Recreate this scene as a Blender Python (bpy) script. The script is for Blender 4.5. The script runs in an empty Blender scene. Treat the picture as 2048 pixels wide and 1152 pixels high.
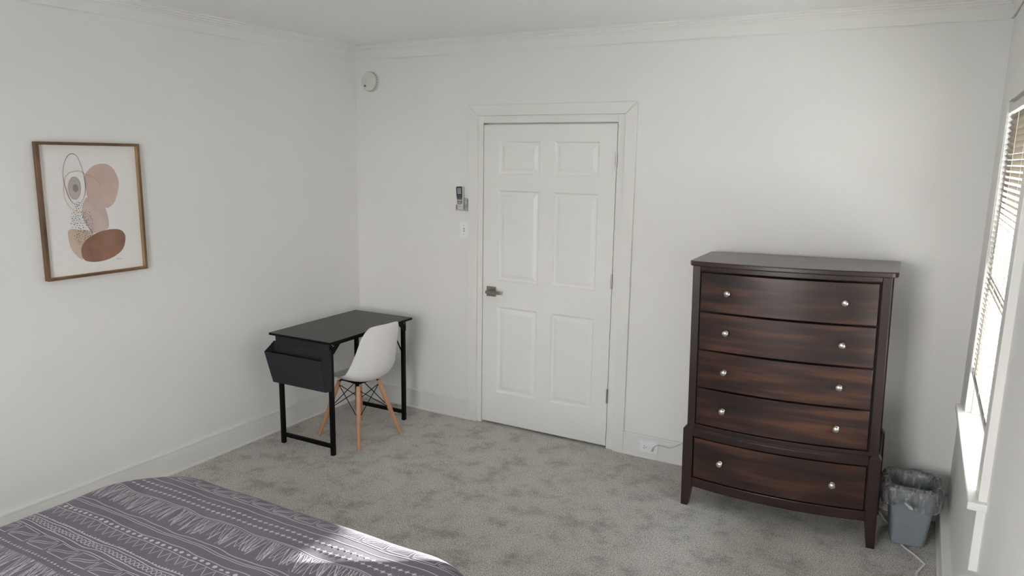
import bpy, bmesh, math, random
from mathutils import Vector, Matrix, noise

PI = math.pi
SC = bpy.context.scene
COL = SC.collection

# ------------------------------------------------------------------ room numbers (metres)
W = 3.905          # right wall
YR = -5.05         # rear wall (behind the camera)
H = 2.5896         # ceiling
FRIEZE = 2.491     # underside of the frieze board
BB = 0.1438        # baseboard height
WY0, WY1 = -1.530, -0.665   # window in the right wall
WZ0, WZ1 = 0.797, 2.075

# ------------------------------------------------------------------ camera, sky, sun, exposure
cam_d = bpy.data.cameras.new('camera')
cam = bpy.data.objects.new('camera', cam_d)
COL.objects.link(cam)
cam.location = (3.64045, -4.21315, 1.83222)
cam.rotation_euler = (1.39445, -0.01515, 0.50789)
cam_d.sensor_width = 36.0
cam_d.lens = 1472.4 / 2048 * 36.0
cam_d.clip_start = 0.02
SC.camera = cam

world = bpy.data.worlds.new('sky')
SC.world = world
world.use_nodes = True
wn = world.node_tree
for n in list(wn.nodes):
    wn.nodes.remove(n)
w_out = wn.nodes.new('ShaderNodeOutputWorld')
w_bg = wn.nodes.new('ShaderNodeBackground')
w_tc = wn.nodes.new('ShaderNodeTexCoord')
w_sep = wn.nodes.new('ShaderNodeSeparateXYZ')
w_ramp = wn.nodes.new('ShaderNodeValToRGB')
w_ramp.color_ramp.elements[0].position = 0.0
w_ramp.color_ramp.elements[0].color = (1.0, 0.925, 0.900, 1)
w_ramp.color_ramp.elements[1].position = 0.7
w_ramp.color_ramp.elements[1].color = (0.80, 0.86, 0.95, 1)
wn.links.new(w_tc.outputs['Generated'], w_sep.inputs[0])
wn.links.new(w_sep.outputs['Z'], w_ramp.inputs['Fac'])
wn.links.new(w_ramp.outputs['Color'], w_bg.inputs['Color'])
w_bg.inputs['Strength'].default_value = 5.0
wn.links.new(w_bg.outputs[0], w_out.inputs[0])

sun_d = bpy.data.lights.new('sun', 'SUN')
sun_d.energy = 8.0
sun_d.angle = math.radians(0.53)
sun_d.color = (1.0, 0.965, 0.94)
sun = bpy.data.objects.new('sun', sun_d)
COL.objects.link(sun)
SUN_DIR = Vector((-0.857, -0.515, -math.tan(math.radians(10.5)))).normalized()
sun.rotation_euler = SUN_DIR.to_track_quat('-Z', 'Y').to_euler()
sun.location = (9, 4, 6)


def portal(name, loc, rot, sx, sy):
    d = bpy.data.lights.new(name, 'AREA')
    d.shape = 'RECTANGLE'
    d.size, d.size_y = sx, sy
    d.cycles.is_portal = True
    o = bpy.data.objects.new(name, d)
    COL.objects.link(o)
    o.location = loc
    o.rotation_euler = rot
    return o


REAR_WIN = [(1.75, 2.95)]
portal('portal_right', (W + 0.17, (WY0 + WY1) / 2, (WZ0 + WZ1) / 2), (0, PI / 2, 0), WZ1 - WZ0, WY1 - WY0)
for a, b in REAR_WIN:
    portal('portal_rear', ((a + b) / 2, YR - 0.17, (WZ0 + WZ1) / 2), (PI / 2, 0, 0), b - a, WZ1 - WZ0)

SC.view_settings.view_transform = 'Standard'
SC.view_settings.look = 'None'
SC.view_settings.gamma = 1.0
SC.view_settings.exposure = 2.34
SC.view_settings.use_curve_mapping = False
SC.cycles.max_bounces = 16
SC.cycles.diffuse_bounces = 10
SC.cycles.transparent_max_bounces = 24
SC.cycles.sample_clamp_indirect = 8.0
SC.cycles.caustics_reflective = False
SC.cycles.caustics_refractive = False


# ------------------------------------------------------------------ materials
def new_mat(name):
    m = bpy.data.materials.new(name)
    m.use_nodes = True
    nt = m.node_tree
    return m, nt, nt.nodes['Principled BSDF']


def setp(b, **k):
    names = {'color': 'Base Color', 'rough': 'Roughness', 'metal': 'Metallic', 'spec': 'Specular IOR Level',
             'coat': 'Coat Weight', 'coatr': 'Coat Roughness', 'sheen': 'Sheen Weight'}
    for q, v in k.items():
        if q == 'color':
            v = (*v, 1)
        b.inputs[names[q]].default_value = v


def coords(nt, scale=(1, 1, 1), rot=(0, 0, 0)):
    tc = nt.nodes.new('ShaderNodeTexCoord')
    mp = nt.nodes.new('ShaderNodeMapping')
    mp.inputs['Scale'].default_value = scale
    mp.inputs['Rotation'].default_value = rot
    nt.links.new(tc.outputs['Object'], mp.inputs['Vector'])
    return mp.outputs['Vector']


def noise_node(nt, vec, scale, detail=3.0, rough=0.5):
    n = nt.nodes.new('ShaderNodeTexNoise')
    n.inputs['Scale'].default_value = scale
    n.inputs['Detail'].default_value = detail
    n.inputs['Roughness'].default_value = rough
    nt.links.new(vec, n.inputs['Vector'])
    return n.outputs['Fac']


def ramp_node(nt, fac, stops):
    r = nt.nodes.new('ShaderNodeValToRGB')
    e = r.color_ramp.elements
    while len(e) < len(stops):
        e.new(0.5)
    for el, (p, c) in zip(e, stops):
        el.position = p
        el.color = (*c, 1)
    nt.links.new(fac, r.inputs['Fac'])
    return r.outputs['Color']


def bump_node(nt, b, height, strength, dist=0.01, prev=None):
    n = nt.nodes.new('ShaderNodeBump')
    n.inputs['Strength'].default_value = strength
    n.inputs['Distance'].default_value = dist
    nt.links.new(height, n.inputs['Height'])
    if prev:
        nt.links.new(prev, n.inputs['Normal'])
    nt.links.new(n.outputs['Normal'], b.inputs['Normal'])
    return n.outputs['Normal']


def simple(name, color, rough=0.5, grain=0.06, gscale=30.0, bump=0.0, bscale=200.0, bdist=0.002, **k):
    """plain material with a little procedural variation of tone and an optional fine relief"""
    m, nt, b = new_mat(name)
    setp(b, color=color, rough=rough, **k)
    v = coords(nt)
    f = noise_node(nt, v, gscale)
    lo = tuple(max(0, c * (1 - grain)) for c in color)
    hi = tuple(min(1, c * (1 + grain)) for c in color)
    nt.links.new(ramp_node(nt, f, [(0.3, lo), (0.7, hi)]), b.inputs['Base Color'])
    if bump:
        bump_node(nt, b, noise_node(nt, v, bscale, 2.0), bump, bdist)
    return m


M = {}
M['wall'] = simple('wall_paint', (0.81, 0.803, 0.79), 0.55, 0.012, 1.5, 0.12, 350, 0.001)
M['ceiling'] = simple('ceiling_paint', (0.88, 0.88, 0.87), 0.7, 0.01, 1.5, 0.1, 300, 0.001)
M['trim'] = simple('trim_paint', (0.80, 0.795, 0.775), 0.38, 0.015, 3, 0.08, 90, 0.001)
M['door'] = simple('door_paint', (0.82, 0.82, 0.80), 0.42, 0.012, 3, 0.08, 120, 0.001)
M['white_plastic'] = simple('white_plastic', (0.87, 0.87, 0.85), 0.38, 0.01)
M['warm_plastic'] = simple('warm_white_plastic', (0.71, 0.70, 0.67), 0.4, 0.01)
M['shell'] = simple('white_shell', (0.78, 0.77, 0.765), 0.42, 0.008)
M['black_metal'] = simple('black_powder_coat', (0.0045, 0.0045, 0.005), 0.55, 0.1, 60, 0.05, 600, 0.0005, spec=0.15)
M['desk_top'] = simple('black_laminate', (0.040, 0.040, 0.042), 0.42, 0.06, 40, 0.05, 500, 0.0005)
M['desk_edge'] = simple('black_edge_band', (0.005, 0.005, 0.005), 0.55, 0.06, 40, spec=0.15)
M['nickel'] = simple('brushed_nickel', (0.66, 0.63, 0.58), 0.28, 0.05, 80, metal=1.0)
M['satin'] = simple('satin_nickel', (0.36, 0.33, 0.30), 0.34, 0.05, 80, metal=1.0)
M['hinge'] = simple('hinge_steel', (0.50, 0.48, 0.46), 0.35, 0.05, 80, metal=1.0)
M['screw'] = simple('screw_steel', (0.6, 0.6, 0.6), 0.35, 0.05, 80, metal=1.0)
M['fabric'] = simple('charcoal_felt', (0.034, 0.038, 0.043), 0.95, 0.12, 120, 0.35, 700, 0.001, spec=0.1)
M['fabric_in'] = simple('charcoal_lining', (0.026, 0.029, 0.033), 0.95, 0.1, 120, 0.3, 700, 0.001, spec=0.1)
M['dark'] = simple('dark_gap', (0.015, 0.014, 0.013), 0.8)
M['black_plastic'] = simple('black_plastic', (0.02, 0.02, 0.022), 0.3)
M['grey_plastic'] = simple('grey_plastic', (0.20, 0.20, 0.215), 0.4)
M['lcd'] = simple('lcd_glass', (0.30, 0.33, 0.35), 0.2)
M['silver_plastic'] = simple('silver_plastic', (0.62, 0.62, 0.62), 0.35)
M['plate'] = simple('outlet_white', (0.88, 0.88, 0.91), 0.35, 0.01)
M['cord'] = simple('white_cord', (0.52, 0.52, 0.51), 0.5, 0.03)
M['bin'] = simple('grey_bin_plastic', (0.245, 0.275, 0.305), 0.5, 0.05, 30)
M['paper'] = simple('art_paper', (0.83, 0.815, 0.80), 0.8, 0.008, 40, 0.1, 500, 0.0005)
M['base_board'] = simple('bed_base', (0.05, 0.045, 0.04), 0.7)
M['sheet'] = simple('mattress_ticking', (0.75, 0.75, 0.74), 0.9, 0.02)
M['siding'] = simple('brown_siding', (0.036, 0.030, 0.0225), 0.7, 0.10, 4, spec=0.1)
M['lawn'] = simple('pale_gravel', (0.46, 0.44, 0.41), 0.95, 0.2, 3, 0.4, 30, 0.03)
M['slat'] = simple('beige_lit_blind_slat', (0.150, 0.127, 0.096), 0.45, 0.02)  # beige bounce light on white slats, put into this darkened colour
M['cordw'] = simple('blind_cord', (0.7, 0.7, 0.68), 0.6, 0.02)
M['print'] = simple('white_print', (0.55, 0.525, 0.555), 0.85, 0.03, 200)


def carpet_mat():
    m, nt, b = new_mat('grey_carpet')
    setp(b, rough=1.0, spec=0.05, sheen=0.25)
    v = coords(nt)
    fine = noise_node(nt, v, 225, 2.5, 0.8)
    mid = noise_node(nt, v, 95, 2.0, 0.6)
    blot = noise_node(nt, v, 6.5, 6.0, 0.68)
    c1 = ramp_node(nt, fine, [(0.38, (0.10, 0.093, 0.083)), (0.5, (0.66, 0.622, 0.575)), (0.61, (1.0, 0.965, 0.905))])
    c2 = ramp_node(nt, mid, [(0.3, (0.82, 0.82, 0.82)), (0.7, (1.1, 1.1, 1.1))])
    grain = nt.nodes.new('ShaderNodeMath')     # ragged, tufted edges on the brushed patches
    grain.operation = 'MULTIPLY_ADD'
    grain.inputs[1].default_value = 0.16
    nt.links.new(mid, grain.inputs[0])
    nt.links.new(blot, grain.inputs[2])
    c3 = ramp_node(nt, grain.outputs[0], [(0.40, (0.60, 0.595, 0.59)), (0.50, (0.81, 0.81, 0.81)), (0.575, (0.98, 0.98, 0.98)), (0.75, (1.08, 1.08, 1.08))])
    for a in (c2, c3):
        mx = nt.nodes.new('ShaderNodeMix')
        mx.data_type = 'RGBA'
        mx.blend_type = 'MULTIPLY'
        mx.inputs['Factor'].default_value = 1.0
        nt.links.new(c1, mx.inputs['A'])
        nt.links.new(a, mx.inputs['B'])
        c1 = mx.outputs['Result']
    nt.links.new(c1, b.inputs['Base Color'])
    n1 = bump_node(nt, b, fine, 0.9, 0.006)
    bump_node(nt, b, blot, 0.5, 0.02, n1)
    return m


M['carpet'] = carpet_mat()


def wood_mat(name, stops, scale, rough, coat, wave=7.0, fine=1.0, bands=None):
    m, nt, b = new_mat(name)
    setp(b, rough=rough, coat=coat, coatr=0.22, spec=0.4)
    v = coords(nt, scale)
    f = noise_node(nt, v, wave, 2.5, 0.5)
    col = ramp_node(nt, f, stops)
    v2 = coords(nt, tuple(s * (1 if s < 1 else 9) for s in scale))
    g = noise_node(nt, v2, 26.0, 3.0, 0.6)
    gm = ramp_node(nt, g, [(0.3, (1 - .25 * fine,) * 3), (0.7, (1 + .18 * fine,) * 3)])
    mx = nt.nodes.new('ShaderNodeMix')
    mx.data_type = 'RGBA'
    mx.blend_type = 'MULTIPLY'
    mx.inputs['Factor'].default_value = 1.0
    nt.links.new(col, mx.inputs['A'])
    nt.links.new(gm, mx.inputs['B'])
    nt.links.new(mx.outputs['Result'], b.inputs['Base Color'])
    bump_node(nt, b, g, 0.06, 0.001)
    return m


ESP = [(0.34, (0.018, 0.0095, 0.008)), (0.5, (0.038, 0.017, 0.0125)), (0.64, (0.080, 0.033, 0.0195)), (0.8, (0.105, 0.045, 0.026))]
ESPD = [(0.3, (0.016, 0.0085, 0.0076)), (0.6, (0.029, 0.0135, 0.0115)), (0.8, (0.044, 0.020, 0.0155))]
M['drawer'] = wood_mat('espresso_veneer', ESP, (0.42, 0.42, 4.2), 0.36, 0.35, 5.4)
M['case'] = wood_mat('espresso_case', ESPD, (1, 1, 1), 0.38, 0.3, 4.0)
M['post'] = wood_mat('espresso_post', ESPD, (5, 5, 0.4), 0.38, 0.3, 4.0)
M['topwood'] = wood_mat('espresso_top', [(p, tuple(c * 1.7 for c in q)) for p, q in ESPD], (0.5, 5, 5), 0.34, 0.4, 4.0)
M['beech'] = wood_mat('beech_dowel', [(0.3, (0.52, 0.27, 0.155)), (0.6, (0.60, 0.33, 0.195)), (0.8, (0.66, 0.38, 0.24))], (9, 9, 0.6), 0.5, 0.1, 3.0, 0.3)
M['frame'] = wood_mat('walnut_frame', [(0.3, (0.115, 0.062, 0.032)), (0.6, (0.185, 0.105, 0.055)), (0.8, (0.26, 0.16, 0.085))], (4, 0.8, 0.8), 0.5, 0.05, 6.0, 0.7)
M['frame_lit'] = wood_mat('lit_inner_edge', [(0.3, (0.30, 0.19, 0.085)), (0.6, (0.38, 0.25, 0.12)), (0.8, (0.44, 0.30, 0.15))], (4, 0.8, 0.8), 0.5, 0.05, 6.0, 0.6)  # light on the frame's inner sides, put into a lighter wood colour


def glass_mat():
    m, nt, b = new_mat('window_glass')
    nt.nodes.remove(b)
    out = [n for n in nt.nodes if n.type == 'OUTPUT_MATERIAL'][0]
    tr = nt.nodes.new('ShaderNodeBsdfTransparent')
    tr.inputs['Color'].default_value = (0.96, 0.98, 0.97, 1)
    gl = nt.nodes.new('ShaderNodeBsdfGlossy')
    gl.inputs['Roughness'].default_value = 0.02
    mx = nt.nodes.new('ShaderNodeMixShader')
    mx.inputs[0].default_value = 0.04
    nt.links.new(tr.outputs[0], mx.inputs[1])
    nt.links.new(gl.outputs[0], mx.inputs[2])
    nt.links.new(mx.outputs[0], out.inputs[0])
    return m


M['glass'] = glass_mat()


def film_mat():
    m, nt, b = new_mat('clear_plastic_film')
    nt.nodes.remove(b)
    out = [n for n in nt.nodes if n.type == 'OUTPUT_MATERIAL'][0]
    tr = nt.nodes.new('ShaderNodeBsdfTransparent')
    tr.inputs['Color'].default_value = (0.93, 0.94, 0.95, 1)
    df = nt.nodes.new('ShaderNodeBsdfTranslucent')
    df.inputs['Color'].default_value = (0.8, 0.8, 0.8, 1)
    d2 = nt.nodes.new('ShaderNodeBsdfDiffuse')
    d2.inputs['Color'].default_value = (0.75, 0.75, 0.75, 1)
    gl = nt.nodes.new('ShaderNodeBsdfGlossy')
    gl.inputs['Roughness'].default_value = 0.10
    gl.inputs['Color'].default_value = (0.9, 0.9, 0.9, 1)
    v = coords(nt, (1, 1, 0.16))
    cre = noise_node(nt, v, 60, 3.0, 0.6)
    bp = nt.nodes.new('ShaderNodeBump')
    bp.inputs['Strength'].default_value = 0.9
    bp.inputs['Distance'].default_value = 0.006
    nt.links.new(cre, bp.inputs['Height'])
    nt.links.new(bp.outputs[0], gl.inputs['Normal'])
    dens = ramp_node(nt, noise_node(nt, v, 75, 2.0, 0.5), [(0.40, (0.20,) * 3), (0.56, (0.34,) * 3), (0.70, (0.68,) * 3)])
    m1 = nt.nodes.new('ShaderNodeMixShader')
    m1.inputs[0].default_value = 0.55
    nt.links.new(df.outputs[0], m1.inputs[1])
    nt.links.new(d2.outputs[0], m1.inputs[2])
    m2 = nt.nodes.new('ShaderNodeMixShader')
    nt.links.new(dens, m2.inputs[0])
    nt.links.new(tr.outputs[0], m2.inputs[1])
    nt.links.new(m1.outputs[0], m2.inputs[2])
    fr = nt.nodes.new('ShaderNodeFresnel')
    fr.inputs['IOR'].default_value = 1.35
    nt.links.new(bp.outputs[0], fr.inputs['Normal'])
    m3 = nt.nodes.new('ShaderNodeMixShader')
    nt.links.new(fr.outputs[0], m3.inputs[0])
    nt.links.new(m2.outputs[0], m3.inputs[1])
    nt.links.new(gl.outputs[0], m3.inputs[2])
    nt.links.new(m3.outputs[0], out.inputs[0])
    return m


M['film'] = film_mat()


def cloth_mat():
    m, nt, b = new_mat('mauve_grey_cotton')
    setp(b, rough=0.85, spec=0.15, sheen=0.15)
    v = coords(nt)
    f = noise_node(nt, v, 9, 3.0)
    nt.links.new(ramp_node(nt, f, [(0.3, (0.126, 0.108, 0.138)), (0.7, (0.144, 0.124, 0.157))]), b.inputs['Base Color'])
    n1 = bump_node(nt, b, noise_node(nt, v, 16, 3.0, 0.6), 0.10, 0.012)
    bump_node(nt, b, noise_node(nt, v, 900, 2.0), 0.12, 0.0006, n1)
    return m


M['cloth'] = cloth_mat()


def paint_mat(name, c, c2):
    m, nt, b = new_mat(name)
    setp(b, rough=0.8, spec=0.15)
    v = coords(nt)
    nt.links.new(ramp_node(nt, noise_node(nt, v, 9, 4.0, 0.6), [(0.32, c), (0.68, c2)]), b.inputs['Base Color'])
    return m


M['a_pink'] = paint_mat('watercolour_pink', (0.58, 0.435, 0.395), (0.67, 0.51, 0.47))
M['a_pale'] = paint_mat('watercolour_pale_mauve', (0.55, 0.44, 0.41), (0.66, 0.54, 0.50))
M['a_cream'] = paint_mat('watercolour_cream', (0.60, 0.46, 0.35), (0.67, 0.54, 0.44))
M['a_brown'] = paint_mat('watercolour_brown', (0.25, 0.135, 0.09), (0.35, 0.195, 0.145))
M['a_grey'] = paint_mat('watercolour_grey', (0.46, 0.42, 0.38), (0.54, 0.49, 0.45))
M['a_dark'] = paint_mat('watercolour_dark_grey', (0.26, 0.23, 0.21), (0.33, 0.29, 0.27))
M['a_ink'] = paint_mat('ink_slate', (0.11, 0.12, 0.13), (0.20, 0.21, 0.21))
M['a_gold'] = paint_mat('gold_ink', (0.62, 0.42, 0.20), (0.78, 0.60, 0.36))


# ------------------------------------------------------------------ mesh builder
class MB:
    def __init__(self):
        self.v = []
        self.f = []

    def add(self, vs, fs):
        n = len(self.v)
        self.v += [tuple(p) for p in vs]
        self.f += [tuple(i + n for i in q) for q in fs]
        return self

    def box(self, a, b, mtx=None):
        (x0, y0, z0), (x1, y1, z1) = a, b
        vs = [Vector(p) for p in ((x0, y0, z0), (x1, y0, z0), (x1, y1, z0), (x0, y1, z0),
                                  (x0, y0, z1), (x1, y0, z1), (x1, y1, z1), (x0, y1, z1))]
        if mtx:
            vs = [mtx @ p for p in vs]
        return self.add(vs, [(3, 2, 1, 0), (4, 5, 6, 7), (0, 1, 5, 4), (1, 2, 6, 5), (2, 3, 7, 6), (3, 0, 4, 7)])

    def hexa(self, lo, hi):
        """two quads (four points each, same winding) joined"""
        return self.add(list(lo) + list(hi), [(3, 2, 1, 0), (4, 5, 6, 7), (0, 1, 5, 4), (1, 2, 6, 5), (2, 3, 7, 6), (3, 0, 4, 7)])

    def tube(self, pts, r, n=10, caps=True):
        pts = [Vector(p) for p in pts]
        rs = r if isinstance(r, (list, tuple)) else [r] * len(pts)
        up = None
        rings = []
        for i, p in enumerate(pts):
            d = (pts[min(i + 1, len(pts) - 1)] - pts[max(i - 1, 0)]).normalized()
            if up is None:
                up = Vector((0, 0, 1)) if abs(d.z) < 0.9 else Vector((1, 0, 0))
            s = d.cross(up).normalized()
            up = s.cross(d).normalized()
            rings.append([p + rs[i] * (math.cos(2 * PI * k / n) * s + math.sin(2 * PI * k / n) * up) for k in range(n)])
        return self.rings(rings, caps=caps)

    def rings(self, rings, caps=True, closed=True):
        n = len(rings[0])
        base = len(self.v)
        for rg in rings:
            self.v += [tuple(p) for p in rg]
        for i in range(len(rings) - 1):
            for k in range(n if closed else n - 1):
                a = base + i * n + k
                b = base + i * n + (k + 1) % n
                self.f.append((a, b, b + n, a + n))
        if caps:
            self.f.append(tuple(base + k for k in reversed(range(n))))
            self.f.append(tuple(base + (len(rings) - 1) * n + k for k in range(n)))
        return self

    def lathe(self, prof, n=24, axis='z', org=(0, 0, 0)):
        org = Vector(org)
        rings = []
        for r, t in prof:
            rg = []
            for k in range(n):
                c, s = math.cos(2 * PI * k / n) * r, math.sin(2 * PI * k / n) * r
                q = {'z': (c, s, t), 'y': (c, -t, s), 'x': (t, c, s)}[axis]
                rg.append(org + Vector(q))
            rings.append(rg)
        return self.rings(rings)

    def prism(self, poly, axis, a, b):
        """extrude a 2D polygon along an axis ('x': poly in (y,z); 'y': (x,z); 'z': (x,y))"""
        def P(u, v, t):
            return {'x': (t, u, v), 'y': (u, t, v), 'z': (u, v, t)}[axis]
        n = len(poly)
        vs = [P(u, v, a) for u, v in poly] + [P(u, v, b) for u, v in poly]
        fs = [tuple(reversed(range(n))), tuple(range(n, 2 * n))]
        fs += [(i, (i + 1) % n, n + (i + 1) % n, n + i) for i in range(n)]
        return self.add(vs, fs)

    def mesh(self, name):
        me = bpy.data.meshes.new(name)
        me.from_pydata(self.v, [], self.f)
        bm = bmesh.new()
        bm.from_mesh(me)
        bmesh.ops.recalc_face_normals(bm, faces=bm.faces)
        bm.to_mesh(me)
        bm.free()
        return me

    def build(self, name, mat, parent=None, smooth=None, bevel=0.0, seg=2, keep_normals=False):
        if keep_normals:
            me = bpy.data.meshes.new(name)
            me.from_pydata(self.v, [], self.f)
        else:
            me = self.mesh(name)
        o = bpy.data.objects.new(name, me)
        COL.objects.link(o)
        for m in (mat if isinstance(mat, (list, tuple)) else [mat]):
            me.materials.append(m)
        if parent:
            o.parent = parent
        if bevel:
            md = o.modifiers.new('bevel', 'BEVEL')
            md.width = bevel
            md.segments = seg
            md.limit_method = 'ANGLE'
            md.angle_limit = math.radians(40)
            md.harden_normals = False
        if smooth:
            for p in me.polygons:
                p.use_smooth = True
            if smooth < 180:
                try:
                    me.set_sharp_from_angle(angle=math.radians(smooth))
                except Exception:
                    pass
        return o


def tag(o, label=None, cat=None, group=None, kind=None):
    if label:
        o['label'] = label
    if cat:
        o['category'] = cat
    if group:
        o['group'] = group
    if kind:
        o['kind'] = kind
    return o


def root(name, loc, label, cat, rot=(0, 0, 0), group=None):
    o = bpy.data.objects.new(name, None)
    o.empty_display_size = 0.1
    COL.objects.link(o)
    o.location = loc
    o.rotation_euler = rot
    return tag(o, label, cat, group)


def sroot(name, loc=(0, 0, 0)):
    o = bpy.data.objects.new(name, None)
    COL.objects.link(o)
    o.location = loc
    o['kind'] = 'structure'
    return o


def struct(o, kind='structure'):
    o['kind'] = kind
    return o


def share(o, name=None, parent=None):
    c = o.copy()
    COL.objects.link(c)
    c.parent = parent if parent is not None else o.parent
    return c


def wall_boxes(mb, lo, hi, axis, t0, t1, holes):
    """wall in (u,z) with holes, thickness along the other axis"""
    us = sorted({lo[0], hi[0], *[h[0] for h in holes], *[h[1] for h in holes]})
    for a, b in zip(us, us[1:]):
        c = (a + b) / 2
        hs = sorted([h for h in holes if h[0] < c < h[1]], key=lambda h: h[2])
        z = lo[1]
        spans = []
        for h in hs:
            spans.append((z, h[2]))
            z = h[3]
        spans.append((z, hi[1]))
        for s, e in spans:
            if e - s > 1e-6:
                if axis == 'x':
                    mb.box((a, t0, s), (b, t1, e))
                else:
                    mb.box((t0, a, s), (t1, b, e))


# ------------------------------------------------------------------ room shell
struct(MB().box((-0.15, YR - 0.2, -0.12), (W + 0.2, 0.25, 0)).build('floor', M['carpet']))
struct(MB().box((-0.15, YR - 0.2, H), (W + 0.2, 0.25, H + 0.12)).build('ceiling', M['ceiling']))
struct(MB().box((-0.15, YR - 0.2, 0), (0, 0.25, H)).build('wall_left', M['wall']))
mb = MB()
JX0, JX1, JZ = 1.0805, 2.0165, 2.046      # clear opening of the door frame
wall_boxes(mb, (0, 0), (W + 0.08, H), 'x', 0, 0.11, [(JX0 - 0.02, JX1 + 0.02, 0, JZ + 0.02)])
struct(mb.build('wall_back', M['wall']))
struct(MB().box((0, 0.11, 0), (W, 0.25, H)).build('door_light_block', M['dark']))  # added dark slab that keeps sky light out of the door gaps
mb = MB()
wall_boxes(mb, (YR, -0.05), (0.25, H + 0.05), 'y', W, W + 0.2, [(WY0, WY1, WZ0 - 0.02, WZ1)])
RIGHT_LEAN = 0.0105     # old wall, a little out of plumb


def lean(o, px=W, pz=0.8):
    R_ = Matrix.Rotation(RIGHT_LEAN, 4, 'Y')
    p = Vector((px, 0, pz))
    o.matrix_world = Matrix.Translation(p) @ R_ @ Matrix.Translation(-p) @ o.matrix_world
    return o


lean(struct(mb.build('wall_right', M['wall'])))
mb = MB()
wall_boxes(mb, (0, 0), (W, H), 'x', YR - 0.2, YR, [(a, b, WZ0 - 0.02, WZ1) for a, b in REAR_WIN])
struct(mb.build('wall_rear', M['wall']))

# crown and frieze: one profile per wall, (distance from the wall, height)
CR = [(0.0035, FRIEZE + 0.001), (0.011, FRIEZE), (0.011, 2.5465), (0.0135, 2.548), (0.0135, 2.5555), (0.019, 2.5575),
      (0.019, 2.566), (0.026, 2.569), (0.026, 2.577), (0.034, 2.582), (0.034, H), (0.0035, H)]


def crown(n, fn, a, b, axis):
    mb = MB()
    mb.prism([fn(d, z) for d, z in CR], axis, a, b)
    o = struct(mb.build('trim_%d' % n, M['trim']))
    if n == 3:
        lean(o)


crown(1, lambda d, z: (d, z), YR, 0, 'y')
crown(2, lambda d, z: (-d, z), 0, W + 0.03, 'x')
crown(3, lambda d, z: (W - d, z), YR, 0, 'y')
crown(4, lambda d, z: (YR + d, z), 0, W, 'x')

# baseboards: board, eased top lip, caulked foot bead
def bprof(t):
    return [(0, 0), (t + 0.006, 0), (t + 0.006, 0.008), (t, 0.014), (t, BB - 0.014), (t + 0.003, BB - 0.010),
            (t + 0.002, BB - 0.002), (t - 0.003, BB), (0, BB)]


def baseboard(name, fn, a, b, axis, t=0.015):
    struct(MB().prism([fn(d, z) for d, z in bprof(t)], axis, a, b).build(name, M['trim']))


XCL, XCR, ZCT = 0.9738, 2.1364, 2.161
baseboard('baseboard_left', lambda d, z: (d, z), YR, 0, 'y')
baseboard('baseboard_back', lambda d, z: (-d, z), 0, XCL, 'x')
baseboard('baseboard_back', lambda d, z: (-d, z), XCR, W, 'x')
baseboard('baseboard_right', lambda d, z: (W - d, z), YR, 0, 'y', 0.040)
baseboard('baseboard_rear', lambda d, z: (YR + d, z), 0, W, 'x')

# ------------------------------------------------------------------ door
door = sroot('door_1', (0, 0, 0))
LX0, LX1, LZ0, LZ1 = 1.0852, 2.0115, 0.016, 2.036
PX = [(1.198, 1.500), (1.602, 1.902)]
PZ = [(0.236, 0.836), (1.014, 1.615), (1.720, 1.930)]
mb = MB()
xs = [LX0, PX[0][0], PX[0][1], PX[1][0], PX[1][1], LX1]
for i in (0, 2, 4):
    mb.box((xs[i], 0.0, LZ0), (xs[i + 1], 0.036, LZ1))
zs = [LZ0, PZ[0][0], PZ[0][1], PZ[1][0], PZ[1][1], PZ[2][0], PZ[2][1], LZ1]
for i in (0, 2, 4, 6):
    for a, b in PX:
        mb.box((a, 0.0, zs[i]), (b, 0.036, zs[i + 1]))
bm = bmesh.new()
tmp = mb.mesh('door_leaf')
bm.from_mesh(tmp)
bmesh.ops.remove_doubles(bm, verts=bm.verts, dist=1e-5)
# drop the coincident inner walls between rails and stiles
seen = {}
for f in list(bm.faces):
    key = tuple(sorted(v.index for v in f.verts))
    seen.setdefault(key, []).append(f)
bmesh.ops.delete(bm, geom=[f for fs in seen.values() if len(fs) > 1 for f in fs], context='FACES')
bmesh.ops.recalc_face_normals(bm, faces=bm.faces)
bm.to_mesh(tmp)
bm.free()
leaf = bpy.data.objects.new('door_leaf', tmp)
COL.objects.link(leaf)
tmp.materials.append(M['door'])
leaf.parent = door
for a, b in PX:
    for c, d in PZ:
        mb = MB()
        loops = [(0, 0.0), (0.003, 0.0045), (0.009, 0.0105), (0.014, 0.0115), (0.020, 0.0115), (0.043, 0.0035)]
        vs, fs = [], []
        for s, y in loops:
            vs += [(a + s, y, c + s), (b - s, y, c + s), (b - s, y, d - s), (a + s, y, d - s)]
        for i in range(len(loops) - 1):
            for k in range(4):
                p, q = i * 4 + k, i * 4 + (k + 1) % 4
                fs.append((p, q, q + 4, p + 4))
        n = (len(loops) - 1) * 4
        fs.append((n, n + 1, n + 2, n + 3))
        nb = len(vs)
        vs += [(a, 0.034, c), (b, 0.034, c), (b, 0.034, d), (a, 0.034, d)]
        fs.append((nb + 3, nb + 2, nb + 1, nb))
        for k in range(4):
            fs.append(((k + 1) % 4, k, nb + k, nb + (k + 1) % 4))
        mb.add(vs, fs)
        mb.build('raised_panel', M['door'], leaf)
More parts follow.
